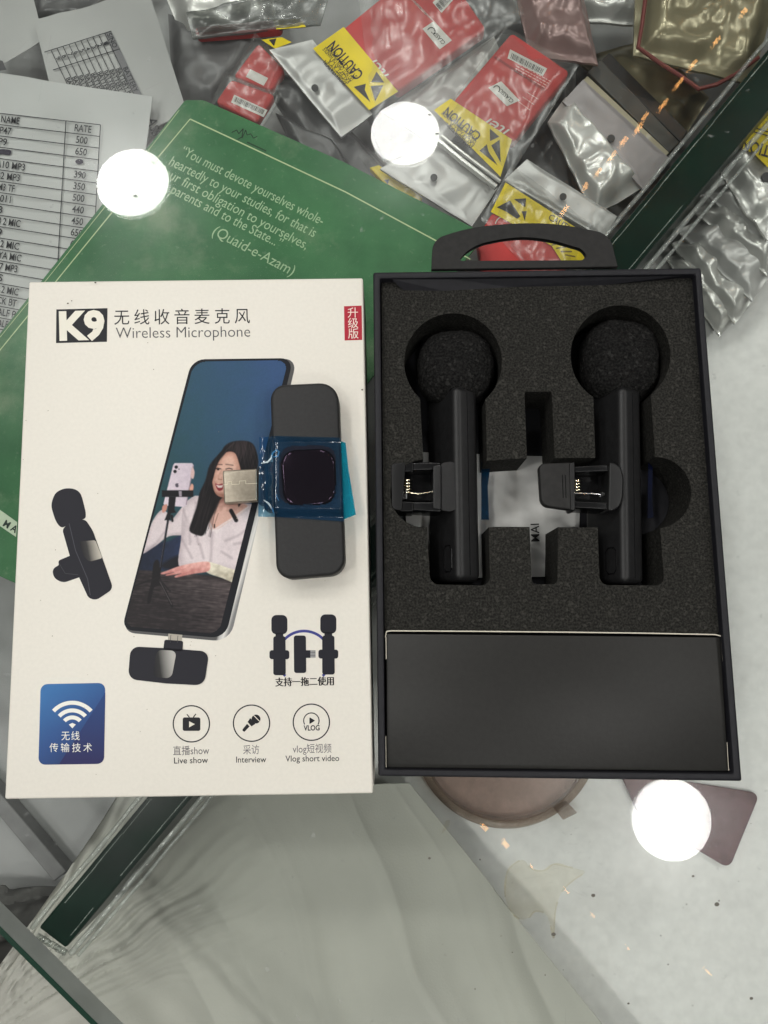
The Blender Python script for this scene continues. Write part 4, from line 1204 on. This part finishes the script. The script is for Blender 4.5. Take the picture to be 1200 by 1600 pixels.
# ------------------------------------------------------------------ receiver lying on the white box
ZR = ZW + 0.0088
rc = thing('usb_receiver', 'charcoal wireless receiver with a metal plug and blue film lying on the white box', 'receiver', at(480, 750, ZW))
b = MB(); b.prism(rr([(421.5, 601), (528, 596), (539.5, 897), (431.5, 906)], [24, 30, 26, 26], 8), ZR, ZW + 0.0005, M_receiver)
b.build('body', rc, bevel=0.0012, seg=4, smooth=True)
b = MB(); b.prism(rr([(436, 703), (523, 699), (527, 787), (443, 794)], 26, 8), ZR + 0.0022, ZR + 0.0001, M_pad)
b.build('touch_pad', rc, bevel=0.0012, seg=4, smooth=True)
ZPg = ZW + 0.0058
b = MB(); b.prism(rr([(347.5, 735), (402, 732), (402.5, 782), (350, 787)], 3), ZPg, ZW + 0.0022, M_steel)
b.build('plug', rc, bevel=0.0006, seg=3, smooth=True)
b = MB()
zs = ZPg + .00008
b.pline([(348, 757.5), (356, 757.3), (356, 752.5), (362, 752.3), (362, 757), (374, 756.4), (374, 751.6), (384, 751.2), (384, 756), (402, 755.2)], .9, zs, ink(214, 206, 184))
b.build('plug_seam', rc)
b = MB(); b.prism([(402, 728), (412, 727), (413, 788), (402.5, 788)], ZW + .0066, ZW + .0016, M_plastic)
b.prism([(411, 722), (440, 720), (440, 800), (412, 797)], ZW + .0070, ZW + .0012, M_plastic)
b.build('plug_collar', rc, bevel=.0008, seg=2, smooth=True)
# blue film hugging the receiver
def film_h(u, v, x, y):
    left = max(0.0, min(1.0, (x - 404) / 34)); left = left * left * (3 - 2 * left)
    cx, cy = 482, 745
    d = max(abs(x - cx) / 50, abs(y - cy) / 50)
    bump = max(0.0, min(1.0, (1.30 - d) / .3)); bump = bump * bump * (3 - 2 * bump)
    zz = ZW + 0.0072 + (ZR - ZW - 0.0072 + .0004) * left + bump * .0024
    zz += .0004 * nz(x, y, .05, 3) * (1.2 - left) + .00007 * ridged(x, y, .05, 6) * (1 - bump)
    return ZR, zz - ZR
sheet_grid([(404, 681), (533, 685), (538, 815), (402, 806)], 72, 68, film_h, M_film, 'protective_film', rc)
_fm = bpy.data.objects['protective_film'].data
_fm.materials.append(M_contact)
_c = at(482, 745, ZR); _s = (at(526, 745, ZR) - _c).length
for p_ in _fm.polygons:
    d_ = p_.center - _c
    if (abs(d_.x) / _s) ** 4.5 + (abs(d_.y) / (_s * 1.06)) ** 4.5 < 1:
        p_.material_index = 1
b = MB()
b.prism([(528, 687), (540, 692), (544, 730), (556, 804), (536, 812)], ZW + .0064, ZW + .0062, M_flap)
b.build('film_tab', rc)
# film creases with their glints put in as pale colour
b = MB(); MC = clear('crease_glint', (.7, .85, 1), dust=.8, dustcol=(.75, .88, .92), rough=.15, f0=.2)
zc_ = ZR + .0009
def crease(pts, w):
    b.tube([at(x, y, zc_) for x, y in pts], [w * .4] + [w] * (len(pts) - 2) + [w * .4], MC, 6)
crease([(408, 724), (418, 722), (424, 716), (426, 708), (432, 703), (436, 706), (434, 713), (427, 714)], .00028)
crease([(412, 781), (420, 787), (426, 796), (428, 803)], .00030)
crease([(432, 772), (433, 778), (436, 782)], .00022)
crease([(412, 703), (414, 706)], .0002)
b.build('crease_glint', rc, smooth=True)

# ------------------------------------------------------------------ black tray
ZT = 0.0275
tr = thing('black_tray', 'open black cardboard tray with a carry tab, lined with dark foam', 'tray', at(870, 820, 0))
OUT = [(583, 425), (1096, 418), (1160, 1221), (591, 1213)]
INN = [(594, 435), (1087, 428), (1147, 1209), (602, 1202)]
b = MB()
to = [at(x, y, ZT) for x, y in OUT]; ti = [at(x, y, ZT) for x, y in INN]
zb = 0.0004; zf = 0.0026
vs = to + ti + [Vector((v.x, v.y, zb)) for v in to] + [Vector((v.x, v.y, zf)) for v in ti]
fs = []
for i in range(4):
    j = (i + 1) % 4
    fs += [(i, j, 4 + j, 4 + i), (i, 8 + i, 8 + j, j), (4 + i, 4 + j, 12 + j, 12 + i)]
fs += [(8, 9, 10, 11), (12, 13, 14, 15)]
b.add(vs, fs, M_tray)
b.build('tray_walls', tr, bevel=0.0007, seg=3, smooth=True)
# folded inner flap at the far wall
b = MB()
fl_t = [at(x, y, ZT - .0008) for x, y in ((612, 436), (1066, 430))]
fl_b = [at(x, y, ZT - .0034) for x, y in ((632, 455), (700, 456), (900, 450), (1044, 437))]
vs = [fl_t[0], fl_t[1]] + list(reversed(fl_b))
b.add(vs, [tuple(reversed(range(len(vs))))], M_tray); b.add([v - Vector((0, 0, .0005)) for v in vs], [tuple(range(len(vs)))], M_tray)
b.build('inner_flap', tr)
# carry tab with its slot
def curve_solid(outer, holes, z1, th, m, name, parent, bevel=0.0):
    c = bpy.data.curves.new(name, 'CURVE'); c.dimensions = '2D'; c.fill_mode = 'BOTH'
    for lp in [outer] + holes:
        s_ = c.splines.new('POLY'); s_.points.add(len(lp) - 1); s_.use_cyclic_u = True
        for q, (x, y) in zip(s_.points, lp):
            v = at(x, y, z1); q.co = (v.x, v.y, 0, 1)
    c.extrude = th / 2; c.bevel_depth = bevel; c.bevel_resolution = 1
    o = bpy.data.objects.new(name, c); COL.objects.link(o)
    bpy.context.view_layer.update()
    me = bpy.data.meshes.new_from_object(o.evaluated_get(bpy.context.evaluated_depsgraph_get()))
    bpy.data.objects.remove(o)
    me.transform(Matrix.Translation((0, 0, z1 - th / 2)))
    me.materials.clear(); me.materials.append(m)
    return link(name, me, parent)
tab_o = rr([(675, 420), (677, 375), (730, 357), (800, 350), (865, 349.5), (952, 366), (964, 416)], [0, 16, 30, 20, 30, 20, 0])
tab_h = rr([(714, 408), (735, 384), (795, 371.5), (845, 370.5), (916, 391), (917, 407)], [10, 26, 20, 30, 14, 10])
curve_solid(tab_o, [tab_h], ZT + .0002, .0016, M_tab, 'carry_tab', tr, .0002)

# foam insert with cut-outs
ZFm = 0.0243
fm = MB(); fm.prism([(596, 440), (1087, 433), (1134, 990), (601, 985)], ZFm, 0.0042, M_foam)
FO = fm.build('foam_insert', None, recalc=True)
def cutter(pts):
    b = MB(); b.prism(pts, ZFm + .004, -.002, M_foam)
    # pixels were read on the foam face: shift the outline to that height
    for i, v in enumerate(b.v):
        pass
    return b.build('cutter', None, recalc=True)
def px_top(pts):      # outline read at the foam face, lifted straight up
    out = []
    for x, y in pts:
        v = at(x, y, ZFm); out.append(v)
    return out
def cut(pts):
    top = px_top(pts if area(pts) < 0 else list(reversed(pts)))
    n = len(top)
    b = MB()
    vs = [Vector((v.x, v.y, ZFm + .004)) for v in top] + [Vector((v.x, v.y, .0031)) for v in top]
    b.add(vs, [tuple(range(n)), tuple(n + i for i in reversed(range(n)))] + [(i, n + i, n + (i + 1) % n, (i + 1) % n) for i in range(n)], M_foam)
    c = b.build('cutter', None, recalc=True)
    md = FO.modifiers.new('cut', 'BOOLEAN'); md.operation = 'DIFFERENCE'; md.object = c; md.solver = 'EXACT'
    return c
cuts = [cut(circ(708, 566, 76.5, 72)), cut(circ(969.5, 555, 78, 72)),
        cut(rr([(655, 600), (758, 600), (766, 915), (672, 913)], [0, 0, 14, 14])),
        cut(rr([(926, 590), (1015, 590), (1038, 915), (937, 914)], [0, 0, 14, 14])),
        cut(circ(663, 771, 53, 56)), cut(circ(1024, 770, 56, 56)),
        cut(rr([(700, 724), (819, 716), (940, 715), (945, 824), (770, 823), (700, 832)], [0, 6, 0, 0, 6, 0])),
        cut(rr([(819.5, 612), (862, 612), (868, 740), (824, 740)], 3)),
        cut(rr([(827, 810), (872, 810), (871, 913), (831, 913)], [0, 0, 8, 8]))]
bpy.context.view_layer.update()
me = bpy.data.meshes.new_from_object(FO.evaluated_get(bpy.context.evaluated_depsgraph_get()))
FO.modifiers.clear(); old = FO.data; FO.data = me; bpy.data.meshes.remove(old)
for c in cuts:
    bpy.data.objects.remove(c)
for p_ in FO.data.polygons:
    p_.use_smooth = True
FO.data.set_sharp_from_angle(angle=math.radians(35))
FO.name = 'foam_insert'
tag(FO, 'charcoal foam insert with cut-outs for two microphones inside the black tray', 'foam insert')

# white bag under the foam
bw = thing('plastic_bag', 'crumpled white bag showing through the foam cut-outs between the two microphones', 'bag', at(780, 780, .003))
def bag_h(u, v, x, y):
    return .0034, .0006 * ridged(x, y, .02, 4) + .0008 * nz(x, y, .03, 7)
sheet_grid([(628, 706), (905, 715), (905, 900), (640, 905)], 50, 40, bag_h, M_bagw, 'bag_film', bw, back=.0003)
b = MB(); b.text('MAI', (843, 846), (842, 818), 19, .0056, ink(30, 30, 30), bold=.01); b.build('bag_lettering', bw)

# microphones
def helix(c, axis, r, pitch, turns, n=14):
    a = Vector(axis).normalized(); u = a.cross(Vector((0, 0, 1))).normalized(); w = a.cross(u)
    return [Vector(c) + a * (pitch * i / n) + (u * math.cos(2 * math.pi * i / n) + w * math.sin(2 * math.pi * i / n)) * r for i in range(int(turns * n) + 1)]

def microphone(label, ridge_top, ridge_bot, wc, wr, clip, seed, tilt=30):
    ZRg = 0.0245
    a, c = at(*ridge_top, ZRg), at(*ridge_bot, ZRg)
    ax = (a - c).normalized()
    rt = Vector((ax.y, -ax.x, 0))
    th = math.radians(tilt)
    fx = rt * math.cos(th) + Vector((0, 0, -math.sin(th)))     # along the lit narrow face, down to the right
    fl_ = -rt * math.sin(th) + Vector((0, 0, -math.cos(th)))   # along the broad back face, down to the left
    up = -fl_
    R_ = Matrix((fx, ax, up)).transposed()
    t = thing('lapel_microphone', label, 'microphone', (a + c) / 2 - Vector((0, 0, .02)), 'clip-on microphones in the foam')
    L = (a - c).length
    T_, W_ = 0.0094, 0.0178
    mid = (a + c) / 2
    b = MB()
    b.box(mid + fx * (T_ / 2) + fl_ * (W_ / 2), (T_, L, W_), M_plastic, R_)
    b.build('body', t, bevel=.0024, seg=6, smooth=True)
    b = MB()
    b.box(mid + fx * (T_ * .50) + fl_ * (W_ / 2) - ax * .0001, (.00022, L - .0042, W_ + .00006), M_gloss, R_)
    b.build('seam', t)
    # side key near the foot, on the broad face
    b = MB()
    kc = c + ax * .0075 + fl_ * .0055
    b.tube([kc + ax * y + fl_ * x - fx * .0001 for x, y in ((-.0022, -.003), (-.0022, .003), (-.0012, .0042), (.0012, .0042), (.0022, .003), (.0022, -.003), (.0012, -.0042), (-.0012, -.0042), (-.0022, -.003))], .00022, M_gloss, 6)
    b.build('power_button', t, smooth=True)
    # windscreen
    w = at(*wc, .0138); rx, ry, rz = wr[0] * .000215, wr[1] * .000215, .0108
    b = MB(); nu, nv = 150, 96; vs = []; jr = random.Random(seed)
    sp = lambda q, e: math.copysign(abs(q) ** e, q)
    for j in range(nv + 1):
        ph = -math.pi / 2 + math.pi * j / nv
        for i in range(nu):
            lo = 2 * math.pi * i / nu
            d = Vector((sp(math.cos(ph), .8) * sp(math.cos(lo), .78), sp(math.cos(ph), .8) * sp(math.sin(lo), .78), sp(math.sin(ph), .85)))
            k = 1 + .014 * noise.noise(d * 9 + Vector((seed, 0, 0))) + .03 * noise.noise(d * 2 + Vector((seed, 3, 0))) + .018 * noise.noise(d * 42 + Vector((seed, 0, 7)))
            vs.append(w + Vector((d.x * rx * k, d.y * ry * k, d.z * rz * k)))
    b.add(vs, [(j * nu + i, j * nu + (i + 1) % nu, (j + 1) * nu + (i + 1) % nu, (j + 1) * nu + i) for j in range(nv) for i in range(nu)], M_wind)
    b.build('windscreen', t, smooth=True, sharp=80)
    clip(t)
    return t

M_jaw = mat('black_clip_plastic', (0.0045, 0.0045, 0.005), .38, spec=.35)
def clip_left(t):
    b = MB()
    b.prism(rr([(640, 722), (689, 722), (690, 734), (640, 735)], 3), .0236, .0125, M_gloss)
    b.prism(rr([(640, 784), (690, 784), (690, 800), (638, 797)], 3), .0236, .0125, M_gloss)
    b.prism(rr([(676, 727), (690, 725), (690, 797), (676, 795)], 3), .0240, .0115, M_plastic)
    b.prism([(625, 735), (676, 735), (676, 784), (625, 784)], .0150, .0120, M_gloss)
    b.build('clip_bracket', t, bevel=.0009, seg=3, smooth=True)
    b = MB(); b.prism(rr([(611, 724), (634, 722), (628, 798), (612, 796)], [6, 4, 4, 8]), .0246, .0115, M_jaw)
    b.prism(rr([(621, 721), (646, 722), (646, 737), (618, 737)], 3), .0241, .0125, M_gloss)
    b.prism(rr([(618, 783), (646, 784), (646, 799), (624, 799)], 3), .0241, .0125, M_gloss)
    b.build('clip_jaw', t, bevel=.0012, seg=4, smooth=True)
    b = MB(); b.prism(rr([(688, 724), (709, 720), (718, 735), (718, 788), (708, 800), (688, 797)], [6, 8, 8, 8, 8, 6]), .0232, .0090, M_plastic)
    b.build('clip_base', t, bevel=.0022, seg=5, smooth=True)
    s0 = at(637, 748, .0218)
    b = MB(); b.tube(helix(s0, (0, -1, 0), .0012, .0010, 5.2), .00030, M_spring, 6)
    e_ = at(638, 770, .0226)
    b.tube([e_, at(655, 772, .0226), at(676, 768, .0222)], .00024, M_spring, 6)
    b.build('spring', t, smooth=True)
    b = MB(); b.prism([(619, 762), (621.5, 762), (621.5, 779), (619, 779)], .0236, .0205, M_steel_w); b.prism([(634, 764), (636, 764), (636, 779), (634, 779)], .0230, .0205, M_steel_w)
    b.build('hinge_pin', t)
    b = MB(); b.prism([(623, 761), (633, 761), (633, 780), (623, 780)], .0222, .0190, mat('grey_pin_block', (0.05, 0.048, 0.05), .3)); b.build('pin_block', t)

def clip_right(t):
    b = MB(); b.prism(rr([(842, 724), (893, 722), (896, 797), (846, 790)], [9, 3, 4, 12]), .0252, .0215, M_tab)
    b.build('clip_jaw', t, bevel=.0008, seg=3, smooth=True)
    b = MB()
    for x in (879, 883.5):
        b.line((x, 742), (x + 1, 778), 1.0, .02532, M_gloss)
    b.build('grip_line', t)
    b = MB()
    b.prism(rr([(890, 723), (898, 722), (899, 798), (892, 797)], 2), .0256, .0180, M_plastic)
    b.prism(rr([(896, 729), (950, 726), (952, 736), (896, 738)], 3), .0240, .0130, M_gloss)
    b.prism(rr([(896, 783), (950, 785), (950, 796), (896, 793)], 3), .0240, .0130, M_gloss)
    b.prism([(896, 738), (950, 736), (950, 785), (896, 783)], .0150, .0120, M_gloss)
    b.build('clip_bracket', t, bevel=.0009, seg=3, smooth=True)
    b = MB(); b.prism(rr([(952, 720), (968, 726), (975, 742), (974, 780), (966, 796), (950, 800)], [6, 8, 8, 8, 8, 6]), .0250, .0090, M_plastic)
    b.build('clip_base', t, bevel=.0022, seg=5, smooth=True)
    b = MB(); b.tube(helix(at(901, 749, .0226), (0, -1, 0), .0012, .0010, 4.6), .00030, M_spring, 6)
    b.tube([at(898, 771, .0232), at(925, 771.5, .0230), at(940, 773, .0226)], .00024, M_steel_w, 6)
    b.tube(helix(at(938, 772, .0224), (1, 0, 0), .0007, .0006, 2), .0002, M_steel_w, 6)
    b.build('spring', t, smooth=True)
microphone('left black clip-on microphone, its open clip nearest the white box', (711, 600), (716, 908), (711.5, 578), (61, 60), clip_left, 1)
microphone('right black clip-on microphone, its square clip jaw lying over the white bag', (972, 600), (976, 912), (966, 568), (61, 68), clip_right, 5)

M_blue = clear('dark_blue_film', (0.06, 0.22, 0.36), dust=.12, dustcol=(.01, .10, .22), rough=.1, f0=.06)
def blue_tag(c, zt_, label):
    b = MB(); b.prism(c, zt_, zt_ - .0002, M_blue)
    return tag(b.build('film_tab', None), label, 'film')
blue_tag([(752, 722), (762, 716), (766, 730), (762, 760), (764, 812), (752, 812)], .0100, 'blue film edge showing beside the left black microphone')
M_navy = clear('navy_film', (0.03, 0.05, 0.22), dust=.05, dustcol=(.02, .04, .2), rough=.1, f0=.06)
b = MB(); b.prism([(1013, 722), (1020, 730), (1019, 775), (1021, 808), (1012, 810)], .0160, .0157, M_navy)
tag(b.build('film_tab', None), 'dark navy film edge showing beside the right black microphone', 'film')

# small black carton in the tray
sc_ = thing('small_carton', 'plain black carton with white cut edges lying at the near end of the black tray', 'carton', at(870, 1095, .003))
ZS = .0252
b = MB(); b.prism([(603.5, 990), (1126, 995.5), (1139, 1206), (604, 1200)], ZS, .0030, M_small)
b.build('carton_body', sc_, bevel=.0005, seg=2, smooth=True)
b = MB()
b.pline([(602, 996), (604, 986.5), (612, 985.6), (740, 986.4), (870, 987.6), (1000, 989.2), (1118, 991.5), (1127, 994), (1128.5, 1006)], 1.9, ZS + .00030, M_cut)
b.build('cut_edge', sc_)
for q0, q1, w_ in (((603, 995), (603.4, 1030), 1.6), ((1127.5, 1000), (1130, 1034), 1.6), ((602.8, 1150), (603.4, 1200), 1.2), ((1136, 1160), (1138.5, 1204), 1.0)):
    b = MB(); b.line(q0, q1, w_, ZS + .00034, M_cut); b.build('cut_edge', sc_)
bpy.context.view_layer.update()
